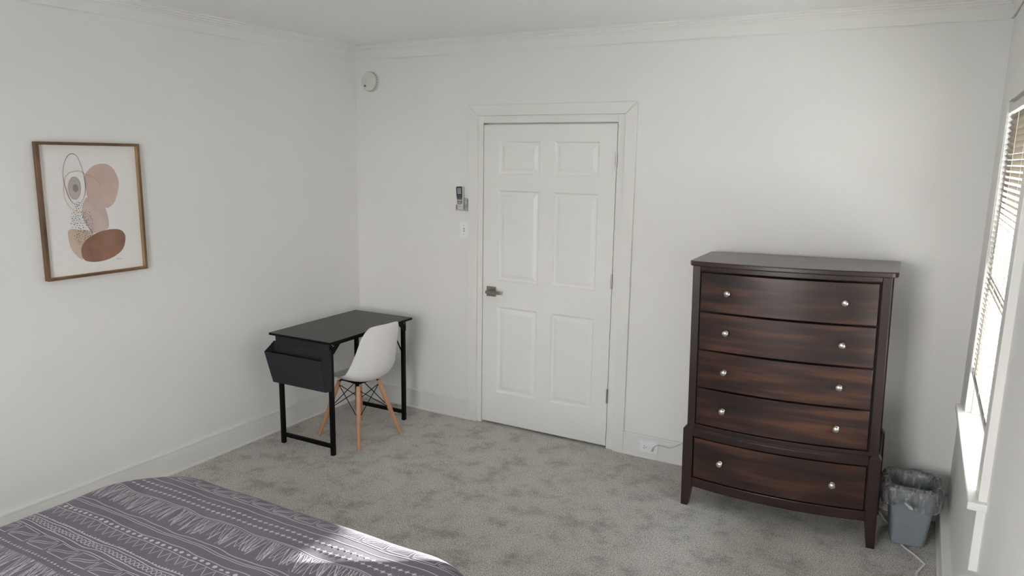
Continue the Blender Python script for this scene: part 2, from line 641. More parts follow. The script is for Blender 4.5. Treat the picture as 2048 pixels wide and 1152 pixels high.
# frame (jambs), casing
mb = MB()
mb.box((1.045, -0.004, 0), (JX0, 0.10, JZ + 0.045))
mb.box((JX1, -0.004, 0), (2.066, 0.10, JZ + 0.045))
mb.box((JX0, -0.004, JZ), (JX1, 0.10, JZ + 0.045))
mb.box((JX0, 0.040, 0), (JX0 + 0.014, 0.052, JZ))
mb.box((JX1 - 0.014, 0.040, 0), (JX1, 0.052, JZ))
mb.box((JX0, 0.040, JZ - 0.014), (JX1, 0.052, JZ))
mb.build('door_frame', M['trim'], door, bevel=0.0015)
CI0, CI1, CIZ = 1.045, 2.066, 2.092
for (x0, x1, sgn) in ((XCL, CI0, 1), (CI1, XCR, -1)):
    mb = MB()
    zo0, zo1 = (ZCT, CIZ) if sgn == 1 else (CIZ, ZCT)
    mb.hexa([(x0, -0.020, 0), (x1, -0.020, 0), (x1, 0, 0), (x0, 0, 0)],
            [(x0, -0.020, zo0), (x1, -0.020, zo1), (x1, 0, zo1), (x0, 0, zo0)])
    mb.build('casing_side', M['trim'], door, bevel=0.002)
mb = MB()
mb.hexa([(XCL + 0.0008, -0.0205, ZCT), (CI0, -0.0205, CIZ + 0.0008), (CI0, 0, CIZ + 0.0008), (XCL + 0.0008, 0, ZCT)],
        [(XCR - 0.0008, -0.0205, ZCT), (CI1, -0.0205, CIZ + 0.0008), (CI1, 0, CIZ + 0.0008), (XCR - 0.0008, 0, ZCT)])
mb.build('casing_head', M['trim'], door, bevel=0.002)
# lever handle on a square rose
rose = MB().box((1.119, -0.010, 0.903), (1.190, 0.0, 0.970)).build('door_handle', M['satin'], door, bevel=0.002)
MB().lathe([(0.013, 0.008), (0.013, 0.045)], 20, 'y', (1.153, 0, 0.937)).build('spindle', M['satin'], rose, smooth=40)
MB().box((1.136, -0.058, 0.928), (1.252, -0.043, 0.948)).build('lever', M['satin'], rose, bevel=0.003)
for z in (1.823, 1.085, 0.349):
    h = MB().lathe([(0.0062, z - 0.045), (0.0062, z + 0.045)], 12, 'z', (2.0140, -0.0085, 0)).build('hinge', M['hinge'], door, smooth=40)
    mb = MB()
    mb.box((2.004, -0.0022, z - 0.044), (2.012, 0.0, z + 0.044))
    mb.box((2.0155, -0.0062, z - 0.044), (2.0185, -0.0035, z + 0.044))
    mb.build('hinge_leaf', M['hinge'], h)

# ------------------------------------------------------------------ window in the right wall
win = sroot('window_1')
bpy.context.view_layer.update()
lean(win)
CF = W - 0.024      # casing face
cw = 0.098
for (y0, y1, far) in ((WY0 - cw, WY0, False), (WY1, WY1 + cw, True)):
    mb = MB()
    mb.box((CF, y0, WZ0), (W + 0.001, y1, WZ1))
    mb.build('casing_side', M['trim'], win, bevel=0.003)
MB().box((CF - 0.001, WY0 - cw, WZ1), (W + 0.001, WY1 + cw, WZ1 + 0.10)).build('casing_head', M['trim'], win, bevel=0.003)
# stool, apron
MB().box((3.853, WY0 - cw - 0.02, WZ0 - 0.026), (W + 0.115, WY1 + cw + 0.02, WZ0)).build('window_sill', M['trim'], win, bevel=0.004)
MB().box((3.881, WY0 - cw, WZ0 - 0.235), (W + 0.001, WY1 + cw, WZ0 - 0.026)).build('apron', M['trim'], win, bevel=0.003)
# jamb lining with parting stops
for (y0, y1, s) in ((WY0, WY0 + 0.014, 1), (WY1 - 0.014, WY1, -1)):
    mb = MB()
    mb.box((W, y0, WZ0), (W + 0.19, y1, WZ1))
    yy = (y1, y1 + 0.012) if s == 1 else (y0 - 0.012, y0)
    mb.box((W + 0.060, yy[0], WZ0), (W + 0.074, yy[1], WZ1))
    mb.box((W + 0.112, yy[0], WZ0), (W + 0.122, yy[1], WZ1))
    mb.build('jamb', M['trim'], win, bevel=0.0015)
MB().box((W, WY0, WZ1 - 0.014), (W + 0.19, WY1, WZ1)).build('jamb_head', M['trim'], win)
MB().box((W + 0.115, WY0, WZ0 - 0.03), (W + 0.22, WY1, WZ0 + 0.004)).build('outer_sill', M['trim'], win)


def sash(parent, x, z0, z1, y0, y1, name):
    mb = MB()
    s = 0.042
    mb.box((x, y0, z0), (x + 0.034, y0 + s, z1))
    mb.box((x, y1 - s, z0), (x + 0.034, y1, z1))
    mb.box((x, y0 + s, z0), (x + 0.034, y1 - s, z0 + 0.055))
    mb.box((x, y0 + s, z1 - s), (x + 0.034, y1 - s, z1))
    o = mb.build(name, M['trim'], parent, bevel=0.0015)
    MB().box((x + 0.014, y0 + s - 0.002, z0 + 0.053), (x + 0.018, y1 - s + 0.002, z1 - s + 0.002)).build('pane', M['glass'], o)
    return o


ym = 1.405
sash(win, W + 0.076, WZ0 + 0.004, ym + 0.02, WY0 + 0.016, WY1 - 0.016, 'lower_sash')
sash(win, W + 0.124, ym - 0.02, WZ1 - 0.016, WY0 + 0.016, WY1 - 0.016, 'upper_sash')

# rear windows (behind the camera): the daylight that fills the room
for k, (a, b) in enumerate(REAR_WIN):
    wr = sroot('window_%d' % (k + 2))
    mb = MB()
    for (x0, x1) in ((a - 0.09, a), (b, b + 0.09)):
        mb.box((x0, YR, WZ0), (x1, YR + 0.022, WZ1))
    mb.box((a - 0.09, YR, WZ1), (b + 0.09, YR + 0.022, WZ1 + 0.09))
    mb.build('casing', M['trim'], wr)
    MB().box((a - 0.11, YR - 0.115, WZ0 - 0.026), (b + 0.11, YR + 0.05, WZ0)).build('window_sill', M['trim'], wr)
    for (z0, z1, y, nm) in ((WZ0, ym + 0.02, YR - 0.08, 'lower_sash'), (ym - 0.02, WZ1, YR - 0.13, 'upper_sash')):
        mb = MB()
        mb.box((a, y - 0.034, z0), (a + 0.042, y, z1))
        mb.box((b - 0.042, y - 0.034, z0), (b, y, z1))
        mb.box((a + 0.042, y - 0.034, z0), (b - 0.042, y, z0 + 0.055))
        mb.box((a + 0.042, y - 0.034, z1 - 0.042), (b - 0.042, y, z1))
        o = mb.build(nm, M['trim'], wr)
        MB().box((a + 0.04, y - 0.02, z0 + 0.053), (b - 0.04, y - 0.016, z1 - 0.04)).build('pane', M['glass'], o)

# ------------------------------------------------------------------ outside
struct(MB().box((-30, -40, -0.9), (60, 40, -0.62)).build('ground', M['lawn']))
struct(MB().box((W + 0.2, YR - 0.2, 2.42), (W + 1.65, 1.6, 2.52)).build('skylight_blocker', M['siding']))  # added unseen overhang that cuts the skylight reaching the right window
fe = root('board_fence', (3.9, 5.2, -0.62), 'tan board fence standing outside beyond the window blind', 'fence')
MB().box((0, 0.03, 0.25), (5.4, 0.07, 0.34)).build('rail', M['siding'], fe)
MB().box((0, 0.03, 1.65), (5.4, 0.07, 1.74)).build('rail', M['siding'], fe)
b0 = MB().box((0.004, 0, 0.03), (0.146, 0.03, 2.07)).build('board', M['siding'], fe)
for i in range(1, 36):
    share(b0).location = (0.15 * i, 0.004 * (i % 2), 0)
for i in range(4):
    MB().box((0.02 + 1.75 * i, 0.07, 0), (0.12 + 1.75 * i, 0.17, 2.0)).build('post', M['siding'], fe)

# ------------------------------------------------------------------ venetian blind
BX = W - 0.006
bl = root('venetian_blind', (BX, (WY0 + WY1) / 2, WZ1 - 0.016), 'slatted venetian blind hanging inside the right window', 'blind')
bpy.context.view_layer.update()
lean(bl)
hl = (WY1 - WY0) / 2 - 0.003
MB().box((-0.012, -hl, -0.030), (0.018, hl, 0)).build('headrail', M['cordw'], bl, bevel=0.002)
NS, PITCH = 49, 0.0213
TILT = math.radians(42)
mb = MB()
prof = []
for k in range(6):
    u = -0.0125 + 0.025 * k / 5
    prof.append((u, 0.0018 * (1 - (u / 0.0125) ** 2)))
rot = [(u * math.cos(-TILT) - w * math.sin(-TILT), u * math.sin(-TILT) + w * math.cos(-TILT)) for u, w in prof]
rot2 = [(u * math.cos(-TILT) - (w - .0008) * math.sin(-TILT), u * math.sin(-TILT) + (w - .0008) * math.cos(-TILT)) for u, w in prof]
poly = rot + rot2[::-1]
mb.prism(poly, 'y', -hl + 0.004, hl - 0.004)
z = -0.050
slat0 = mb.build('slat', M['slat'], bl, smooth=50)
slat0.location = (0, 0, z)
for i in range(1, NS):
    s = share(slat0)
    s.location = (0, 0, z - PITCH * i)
zb = z - PITCH * (NS - 1) - 0.0095
MB().box((-0.012, -hl + 0.002, zb - 0.012), (0.012, hl - 0.002, zb)).build('bottom_rail', M['cordw'], bl, bevel=0.003)
for yy in (-hl + 0.13, 0.0, hl - 0.13):
    mb = MB()
    for xx in (-0.0135, 0.0135):
        mb.tube([(xx, yy, -0.03), (xx, yy, zb)], 0.0008, 5)
    mb.build('ladder_cord', M['cordw'], bl)
MB().tube([(-0.014, hl - 0.040, -0.03), (-0.014, hl - 0.040, -0.62)], 0.0042, 6).build('tilt_wand', M['cordw'], bl)


# ------------------------------------------------------------------ wall items
# smoke alarm
sa = root('smoke_alarm', (0.152, 0, 2.338), 'round white smoke alarm high on the wall beside the corner', 'smoke alarm')
MB().lathe([(0.070, 0), (0.070, 0.012)], 48, 'y').build('mounting_base', M['warm_plastic'], sa, smooth=40)
MB().lathe([(0.062, 0.012), (0.0665, 0.016), (0.0665, 0.030), (0.062, 0.038), (0.045, 0.041), (0.0, 0.0425)], 48, 'y').build('cover', M['warm_plastic'], sa, smooth=50)
MB().lathe([(0.0135, 0.040), (0.0135, 0.0435), (0.011, 0.045), (0.0, 0.0455)], 24, 'y', (-0.004, 0, 0.002)).build('test_button', M['warm_plastic'], sa, smooth=50)
mb = MB()
for i in range(3):
    for j in range(3):
        mb.box((-0.033 + i * 0.005, -0.0440, -0.036 + j * 0.005), (-0.030 + i * 0.005, -0.0405, -0.033 + j * 0.005))
mb.build('sounder_holes', M['dark'], sa)
mb = MB()
for k in range(26):
    a = 2 * PI * k / 26
    mb.box((-0.0045, -0.029, 0.0655), (0.0045, -0.020, 0.0672), Matrix.Rotation(a, 4, 'Y'))
mb.build('vent_slots', simple('vent_shadow_grey', (0.36, 0.355, 0.34), 0.6), sa)

# light switch
sw = root('light_switch', (0.9335, 0, 1.338), 'white toggle light switch plate left of the door, below the remote', 'switch')
MB().box((-0.0345, -0.006, -0.0565), (0.0345, 0, 0.0565)).build('wall_plate', M['white_plastic'], sw, bevel=0.003)
MB().box((-0.005, -0.0064, -0.012), (0.005, -0.0055, 0.012)).build('slot', M['grey_plastic'], sw)
MB().hexa([(-0.004, -0.006, -0.008), (0.004, -0.006, -0.008), (0.004, -0.006, 0.004), (-0.004, -0.006, 0.004)],
          [(-0.0035, -0.018, -0.001), (0.0035, -0.018, -0.001), (0.0035, -0.016, 0.008), (-0.0035, -0.016, 0.008)]).build('toggle', M['white_plastic'], sw, bevel=0.001)
for zz in (-0.030, 0.030):
    MB().lathe([(0.0032, 0.0055), (0.003, 0.0072), (0, 0.0075)], 12, 'y', (0, 0, zz)).build('screw', M['screw'], sw, smooth=40)

# remote control in its wall holder
ho = root('remote_holder', (0.931, 0, 1.470), 'pale wall holder gripping the remote control beside the door', 'holder')
mb = MB()
mb.box((-0.047, -0.003, 0), (0.038, 0, 0.085))
mb.box((-0.047, -0.032, 0), (-0.0445, 0, 0.040))
mb.box((0.035, -0.030, 0), (0.038, 0, 0.078))
mb.box((-0.047, -0.032, 0), (0.038, 0, 0.003))
mb.box((-0.047, -0.034, 0), (0.038, -0.032, 0.010))
mb.build('cradle', simple('grey_white_holder', (0.50, 0.50, 0.49), 0.35, 0.01), ho, bevel=0.0008)
rm = root('remote_control', (0.9155, -0.0165, 1.4745), 'black and silver remote control with grey screen in the wall holder', 'remote', rot=(0, math.radians(-3.0), 0))
pts = []
for z0, hw in ((0, 0.0195), (0.004, 0.0225), (0.06, 0.0235), (0.12, 0.0255), (0.150, 0.0265), (0.157, 0.0235)):
    pts.append((z0, hw))
mb = MB()
mb.rings([[(-hw, -0.0105, z0), (hw, -0.0105, z0), (hw, 0.0105, z0), (-hw, 0.0105, z0)] for z0, hw in pts])
mb.build('body', M['silver_plastic'], rm, bevel=0.003)
mb = MB()
mb.rings([[(-hw, -0.0122, z0), (hw, -0.0122, z0), (hw, -0.0100, z0), (-hw, -0.0100, z0)] for z0, hw in ((0.076, 0.0215), (0.12, 0.0235), (0.152, 0.0235), (0.156, 0.020))])
mb.build('black_face', M['black_plastic'], rm)
MB().box((-0.0150, -0.0130, 0.106), (0.0150, -0.0120, 0.146)).build('screen', M['lcd'], rm)
mb = MB()
mb.rings([[(-hw, -0.0120, z0), (hw, -0.0120, z0), (hw, -0.0100, z0), (-hw, -0.0100, z0)] for z0, hw in ((0.038, 0.010), (0.041, 0.0155), (0.048, 0.019), (0.076, 0.0205))])
mb.build('keypad', M['grey_plastic'], rm)
for i in range(3):
    for j in range(2):
        MB().box((-0.0165 + i * 0.012, -0.0136, 0.082 + j * 0.011), (-0.0085 + i * 0.012, -0.012, 0.087 + j * 0.011)).build('button', M['grey_plastic'], rm)
for (x0, x1, z0, z1) in ((-0.013, -0.002, 0.060, 0.066), (0.002, 0.013, 0.060, 0.066), (-0.006, 0.006, 0.045, 0.051)):
    MB().box((x0, -0.0132, z0), (x1, -0.0118, z1)).build('button', M['silver_plastic'], rm)
mb = MB()
for i in range(6):
    mb.box((-0.012 + i * 0.004, -0.0108, 0.0225), (-0.0095 + i * 0.004, -0.0104, 0.0255))
mb.build('faint_lettering', M['grey_plastic'], rm)

# wall outlet lying on its side in the baseboard
BT = -0.0155
ou = root('wall_outlet', (2.305, BT, 0.0745), 'white double outlet set sideways in the baseboard right of the door', 'outlet')
MB().box((-0.0595, -0.0075, -0.0370), (0.0595, 0, 0.0370)).build('wall_plate', M['plate'], ou, bevel=0.003)
for k, xx in enumerate((-0.0205, 0.0195)):
    so = MB().lathe([(0.0165, 0.005), (0.0165, 0.0092), (0.0155, 0.0100), (0.0, 0.0100)], 32, 'y', (xx, 0, 0)).build('socket', M['plate'], ou, smooth=40)
    mb = MB()
    for zz in (0.0065, -0.0065):
        mb.box((xx - 0.009, -0.0106, zz - 0.0015), (xx - 0.001, -0.0080, zz + 0.0015))
    mb.lathe([(0.0026, 0.0080), (0.0026, 0.0106)], 10, 'y', (xx + 0.008, 0, 0))
    mb.build('slots', M['dark'], so)
MB().lathe([(0.003, 0.0055), (0.003, 0.0068), (0, 0.007)], 10, 'y', (0, 0, 0)).build('screw', M['screw'], ou)


# ------------------------------------------------------------------ cords
def smooth_path(pts, sub=6):
    pts = [Vector(p) for p in pts]
    out = []
    for i in range(len(pts) - 1):
        p0, p1, p2, p3 = pts[max(i - 1, 0)], pts[i], pts[i + 1], pts[min(i + 2, len(pts) - 1)]
        for k in range(sub):
            t = k / sub
            out.append(0.5 * ((2 * p1) + (-p0 + p2) * t + (2 * p0 - 5 * p1 + 4 * p2 - p3) * t * t + (-p0 + 3 * p1 - 3 * p2 + p3) * t ** 3))
    out.append(pts[-1])
    return out


pc = root('power_cord', (2.325, BT - 0.009, 0.072), 'white power cord plugged into the baseboard outlet', 'cord')
MB().hexa([(-0.014, 0.0, -0.013), (0.014, 0.0, -0.013), (0.014, 0.0, 0.013), (-0.014, 0.0, 0.013)],
          [(-0.010, -0.026, -0.009), (0.012, -0.024, -0.009), (0.012, -0.024, 0.010), (-0.010, -0.026, 0.010)]).build('plug', M['plate'], pc, bevel=0.003)
cp = smooth_path([(0.006, -0.022, -0.010), (0.012, -0.030, 0.008), (0.026, -0.026, 0.028), (0.046, -0.016, 0.037), (0.080, -0.010, 0.034), (0.115, -0.009, 0.031),
                  (0.145, -0.010, 0.046), (0.190, -0.012, 0.078), (0.25, -0.014, 0.10), (0.40, -0.012, 0.07), (0.62, -0.012, 0.01)])
MB().tube(cp, 0.0022, 8).build('cable', M['cord'], pc, smooth=180)

fc = smooth_path([(3.30, -0.05, 0.004), (3.48, -0.035, 0.004), (3.586, -0.06, 0.005), (3.625, -0.143, 0.004), (3.661, -0.228, 0.002), (3.695, -0.33, 0.001),
                  (3.720, -0.405, 0.004), (3.770, -0.470, 0.005), (3.806, -0.532, 0.005), (3.809, -0.545, 0.005), (3.792, -0.597, 0.005), (3.779, -0.665, 0.005), (3.80, -0.80, 0.005), (3.83, -1.0, 0.005)])
mb = MB()
rings = []
for i, p in enumerate(fc):
    d = (fc[min(i + 1, len(fc) - 1)] - fc[max(i - 1, 0)]).normalized()
    s = Vector((-d.y, d.x, 0)).normalized()
    rings.append([p + s * (0.0058 * math.cos(a)) + Vector((0, 0, 0.0012 + 0.0034 * math.sin(a))) for a in [2 * PI * k / 8 for k in range(8)]])
mb.rings(rings)
tag(mb.build('floor_cord', simple('bright_white_cord', (0.80, 0.80, 0.79), 0.45, 0.02), smooth=180), 'flat white cord lying on the carpet under the waste bin', 'cord')

# ------------------------------------------------------------------ framed picture on the left wall
PY0, PY1, PZ0, PZ1 = -2.257, -1.737, 1.211, 1.869
pf = root('framed_picture', (0, (PY0 + PY1) / 2, (PZ0 + PZ1) / 2), 'abstract watercolour shapes print in a brown wooden frame on the left wall', 'picture')
hy, hz = (PY1 - PY0) / 2, (PZ1 - PZ0) / 2
FW, FD, PD = 0.014, 0.032, 0.010


def bar(a, b, c, d, name):
    # a..b outer corners, c..d inner corners (y, z): front face, outer side, inner side
    mb = MB()
    mb.hexa([(0.002, *a), (0.002, *b), (0.002, *d), (0.002, *c)], [(FD, *a), (FD, *b), (FD, *d), (FD, *c)])
    o = mb.build(name, [M['frame'], M['frame_lit']], pf, bevel=0.0008)
    inner = Vector((0, (c[0] + d[0]) / 2, (c[1] + d[1]) / 2))
    for p in o.data.polygons:
        if (p.center - Vector((FD / 2 + 0.001, inner.y, inner.z))).length < 0.003:
            p.material_index = 1
    return o


bar((-hy, -hz), (-hy, hz), (-hy + FW, -hz + FW), (-hy + FW, hz - FW), 'frame_stile')
bar((hy, -hz), (hy, hz), (hy - FW, -hz + FW), (hy - FW, hz - FW), 'frame_stile')
bar((-hy, -hz), (hy, -hz), (-hy + FW, -hz + FW), (hy - FW, -hz + FW), 'frame_rail')
bar((-hy, hz), (hy, hz), (-hy + FW, hz - FW), (hy - FW, hz - FW), 'frame_rail')
paper = MB().box((0.004, -hy + FW, -hz + FW), (PD, hy - FW, hz - FW)).build('print_sheet', M['paper'], pf)

ART = {'pink': [(-1.9338, 1.7664), (-1.8995, 1.7597), (-1.8704, 1.7314), (-1.8525, 1.6787), (-1.8586, 1.6337), (-1.879, 1.5817), (-1.9009, 1.5563), (-1.9255, 1.5448), (-1.947, 1.566), (-1.9868, 1.5937), (-2.0183, 1.6037), (-2.0241, 1.6388), (-2.025, 1.6714), (-2.023, 1.7111), (-2.0004, 1.7397), (-1.9686, 1.7599)], 'pale': [(-2.0237, 1.601), (-1.9753, 1.5947), (-1.9467, 1.5697), (-1.9338, 1.5393), (-1.9242, 1.4861), (-1.9277, 1.4449), (-1.9585, 1.4322), (-1.9975, 1.4256), (-2.0168, 1.422), (-2.0312, 1.4564), (-2.0483, 1.4906), (-2.0528, 1.5238), (-2.0475, 1.5672)], 'cream': [(-2.1333, 1.428), (-2.1213, 1.4501), (-2.0781, 1.4453), (-2.0343, 1.4375), (-2.0118, 1.4193), (-2.0381, 1.3942), (-2.0669, 1.3636), (-2.0768, 1.3351), (-2.0727, 1.2977), (-2.1036, 1.3232), (-2.1267, 1.3658)], 'brown': [(-2.0765, 1.3387), (-2.0637, 1.3744), (-2.0298, 1.4031), (-1.9744, 1.4267), (-1.9112, 1.4346), (-1.8637, 1.427), (-1.8414, 1.3998), (-1.8449, 1.3575), (-1.8659, 1.3208), (-1.9152, 1.2914), (-1.9716, 1.2786), (-2.0254, 1.2796), (-2.0655, 1.2954)], 'grey': [(-2.0534, 1.6502), (-2.0571, 1.6261), (-2.0659, 1.6066), (-2.0782, 1.5957), (-2.0914, 1.5955), (-2.1029, 1.6059), (-2.1105, 1.6247), (-2.1127, 1.6483), (-2.1091, 1.6721), (-2.1004, 1.6913), (-2.0883, 1.7024), (-2.0751, 1.7029), (-2.0635, 1.6928), (-2.0557, 1.674)], 'dark': [(-2.0645, 1.6488), (-2.0661, 1.6404), (-2.0701, 1.6335), (-2.0757, 1.6297), (-2.0819, 1.6295), (-2.0873, 1.6331), (-2.0909, 1.6397), (-2.092, 1.648), (-2.0904, 1.6563), (-2.0864, 1.6632), (-2.0808, 1.6671), (-2.0747, 1.6673), (-2.0693, 1.6637), (-2.0656, 1.6571)], 'loop': [(-2.1325, 1.7337), (-2.1203, 1.7756), (-2.0998, 1.8072), (-2.0778, 1.8145), (-2.0575, 1.8005), (-2.0428, 1.7615), (-2.0334, 1.7184), (-2.029, 1.6679), (-2.0322, 1.6318), (-2.0467, 1.5925), (-2.0709, 1.5676), (-2.0955, 1.5767), (-2.1144, 1.6061), (-2.1276, 1.6562), (-2.134, 1.7021)], 'gold': [(-2.1282, 1.6879), (-2.1193, 1.7089), (-2.0929, 1.7262), (-2.0527, 1.7315), (-2.0178, 1.711), (-1.9817, 1.696), (-1.9571, 1.6735), (-1.951, 1.655), (-1.9686, 1.6283), (-1.9984, 1.5905), (-2.0313, 1.5576), (-2.0631, 1.5317), (-2.0916, 1.539), (-2.1182, 1.5634), (-2.1362, 1.5998), (-2.138, 1.6424)], 'curve': [(-2.0518, 1.5347), (-2.0513, 1.4982), (-2.0326, 1.4565), (-2.0193, 1.437), (-2.0122, 1.4142)], 'sig': [(-1.8963, 1.2777), (-1.8915, 1.2872), (-1.8898, 1.2785), (-1.8854, 1.2819), (-1.8826, 1.2769), (-1.8773, 1.2817), (-1.8745, 1.2768), (-1.8679, 1.2776)], 'dots': [(-2.0506, 1.4147, 0.0027), (-2.0598, 1.5295, 0.0029), (-2.0571, 1.4541, 0.0031), (-2.0913, 1.5384, 0.002), (-2.0598, 1.4303, 0.0027), (-2.0716, 1.5486, 0.003), (-2.0774, 1.5161, 0.0027), (-2.0206, 1.473, 0.0018), (-2.0836, 1.4773, 0.0029), (-2.0793, 1.4547, 0.0028), (-2.1038, 1.416, 0.0025), (-2.0775, 1.5058, 0.0018), (-2.0636, 1.408, 0.0018), (-2.1082, 1.511, 0.0017), (-2.0517, 1.5139, 0.0025), (-2.0559, 1.3955, 0.0025), (-2.065, 1.4897, 0.0018), (-2.0506, 1.404, 0.0029), (-2.1083, 1.4897, 0.0023), (-2.0672, 1.4189, 0.0019), (-2.0595, 1.5193, 0.0025), (-2.1071, 1.5264, 0.0021), (-2.0841, 1.4074, 0.002), (-2.0304, 1.424, 0.002), (-2.0822, 1.426, 0.0028), (-2.044, 1.4515, 0.0018), (-2.0954, 1.4346, 0.002), (-2.0721, 1.3992, 0.0019), (-2.0829, 1.4399, 0.0026), (-2.0866, 1.3945, 0.0026), (-2.0594, 1.4645, 0.0023), (-2.0415, 1.4191, 0.0019), (-2.0274, 1.4502, 0.0017), (-2.0387, 1.4881, 0.003), (-2.0715, 1.4376, 0.0025), (-2.063, 1.4991, 0.0018), (-2.0867, 1.4938, 0.0026), (-2.0674, 1.578, 0.0029), (-2.0193, 1.4872, 0.002), (-2.0445, 1.5046, 0.003), (-2.1108, 1.46, 0.0019), (-2.0751, 1.4881, 0.0023), (-2.0907, 1.5211, 0.0023), (-2.0443, 1.5256, 0.003), (-2.0679, 1.5134, 0.0024), (-2.0205, 1.5275, 0.0027), (-2.0829, 1.5517, 0.0027), (-2.0471, 1.4763, 0.0021), (-2.0243, 1.515, 0.0023), (-2.0869, 1.4664, 0.0023), (-2.075, 1.3764, 0.0022), (-2.013, 1.4574, 0.002), (-2.0376, 1.4391, 0.0019), (-2.0731, 1.4971, 0.0031), (-2.0932, 1.4094, 0.003), (-2.101, 1.4011, 0.0019), (-2.1069, 1.5022, 0.0031), (-2.0516, 1.5549, 0.0022), (-2.0913, 1.503, 0.0028), (-2.0876, 1.5608, 0.0024), (-2.0288, 1.4933, 0.0024), (-2.0573, 1.563, 0.0023), (-2.0968, 1.5515, 0.0017), (-2.0935, 1.4778, 0.0024), (-2.041, 1.4297, 0.0021), (-2.0557, 1.5055, 0.003), (-2.0106, 1.4699, 0.0026), (-2.0838, 1.5755, 0.0021), (-2.1009, 1.4723, 0.0029), (-2.0739, 1.4651, 0.0025), (-2.0098, 1.4448, 0.0026), (-2.0687, 1.5638, 0.0027), (-2.0142, 1.4321, 0.0027), (-2.0687, 1.5371, 0.002), (-2.0827, 1.5412, 0.0029), (-2.0744, 1.53, 0.0027), (-2.0194, 1.4409, 0.0028), (-2.039, 1.4647, 0.0027), (-2.1048, 1.4442, 0.002), (-2.0522, 1.437, 0.0031), (-2.1148, 1.4787, 0.0027), (-2.0787, 1.5601, 0.003), (-2.084, 1.3732, 0.0021), (-2.05, 1.5733, 0.0021), (-2.0677, 1.4783, 0.0029), (-2.0711, 1.4506, 0.0031), (-2.0795, 1.3866, 0.0027), (-2.1011, 1.4839, 0.0019), (-2.0945, 1.4581, 0.0021), (-2.0289, 1.4655, 0.0025), (-2.1002, 1.5418, 0.0017), (-2.0563, 1.476, 0.0022), (-2.0375, 1.5323, 0.0025), (-2.0905, 1.4211, 0.003), (-2.0155, 1.4994, 0.0027), (-2.0155, 1.5085, 0.0029), (-2.0611, 1.5514, 0.002), (-2.0375, 1.4786, 0.0029), (-2.0829, 1.5268, 0.002), (-2.0995, 1.5124, 0.0021), (-2.0996, 1.4943, 0.0026), (-2.0702, 1.3864, 0.002), (-2.0101, 1.4813, 0.0017), (-2.0385, 1.4082, 0.0027), (-2.0506, 1.4247, 0.0018), (-2.0561, 1.5378, 0.0026), (-2.0341, 1.5091, 0.0018), (-2.0867, 1.512, 0.0024), (-2.0264, 1.4112, 0.003), (-2.0319, 1.5218, 0.0023), (-2.0539, 1.4876, 0.002), (-2.0971, 1.531, 0.0029), (-2.0882, 1.384, 0.003), (-2.0778, 1.569, 0.0024), (-2.0789, 1.4155, 0.0027), (-2.0405, 1.5175, 0.002), (-2.0954, 1.3898, 0.0017), (-2.0133, 1.4226, 0.002), (-2.0758, 1.5807, 0.0025), (-2.0092, 1.4921, 0.0028)]}
def catmull(pts, closed=True, sub=6):
    out = []
    n = len(pts)
    for i in range(n if closed else n - 1):
        if closed:
            p = [Vector(pts[(i + k - 1) % n]) for k in range(4)]
        else:
            p = [Vector(pts[min(max(i + k - 1, 0), n - 1)]) for k in range(4)]
        for k in range(sub):
            t = k / sub
            out.append(0.5 * ((2 * p[1]) + (-p[0] + p[2]) * t + (2 * p[0] - 5 * p[1] + 4 * p[2] - p[3]) * t * t + (-p[0] + 3 * p[1] - 3 * p[2] + p[3]) * t ** 3))
    if not closed:
        out.append(Vector(pts[-1]))
    return out


PC = Vector(((PY0 + PY1) / 2, (PZ0 + PZ1) / 2))
layer = [0]


def shape(name, pts, mat, outline=None):
    layer[0] += 1
    x = PD + 0.00022 * layer[0]
    c = [p - PC for p in catmull(pts)]
    MB().add([(x, p.x, p.y) for p in c] + [(x - 0.0001, p.x, p.y) for p in c],
             [tuple(range(len(c))), tuple(range(len(c), 2 * len(c)))]).build(name, mat, paper)
    if outline:
        line('edge_line', pts, outline, 0.0009)


def line(name, pts, mat, w, closed=True, wf=None):
    layer[0] += 1
    x = PD + 0.00022 * layer[0]
    c = [p - PC for p in catmull(pts, closed)]
    n = len(c)
    vs, fs = [], []
    for i, p in enumerate(c):
        a = c[(i - 1) % n] if closed else c[max(i - 1, 0)]
        b = c[(i + 1) % n] if closed else c[min(i + 1, n - 1)]
        d = (b - a).normalized()
        s = Vector((-d.y, d.x)) * w * (wf(i / n) if wf else 1)
        vs += [(x, p.x + s.x, p.y + s.y), (x, p.x - s.x, p.y - s.y)]
    for i in range(n if closed else n - 1):
        j = (i + 1) % n
        fs.append((2 * i, 2 * j, 2 * j + 1, 2 * i + 1))
    MB().add(vs, fs).build(name, mat, paper)


shape('pink_wash', ART['pink'], M['a_pink'], M['a_pale'])
shape('mauve_wash', ART['pale'], M['a_pale'], M['a_grey'])
shape('cream_wash', ART['cream'], M['a_cream'], M['a_grey'])
shape('brown_wash', ART['brown'], M['a_brown'], M['a_dark'])
shape('grey_wash', ART['grey'], M['a_grey'], M['a_dark'])
shape('dark_wash', ART['dark'], M['a_dark'])
line('ink_curve', ART['curve'], M['a_ink'], 0.0008, False)
layer[0] += 1
mb = MB()
for (y, z, r) in ART['dots']:
    x = PD + 0.00022 * layer[0]
    mb.add([(x, y - PC.x + r * math.cos(2 * PI * k / 8), z - PC.y + r * math.sin(2 * PI * k / 8)) for k in range(8)], [tuple(range(8))])
struct(mb.build('ink_dots', M['a_ink'], paper), 'stuff')
line('gold_loop', ART['gold'], M['a_gold'], 0.0016, True, lambda t: 0.75 + 0.45 * math.sin(2 * PI * t * 1.0 + 1.0) ** 2)
line('slate_loop', ART['loop'], M['a_ink'], 0.0012, True, lambda t: 0.7 + 0.5 * math.sin(2 * PI * t * 1.5) ** 2)
line('signature', ART['sig'], M['a_dark'], 0.0006, False)

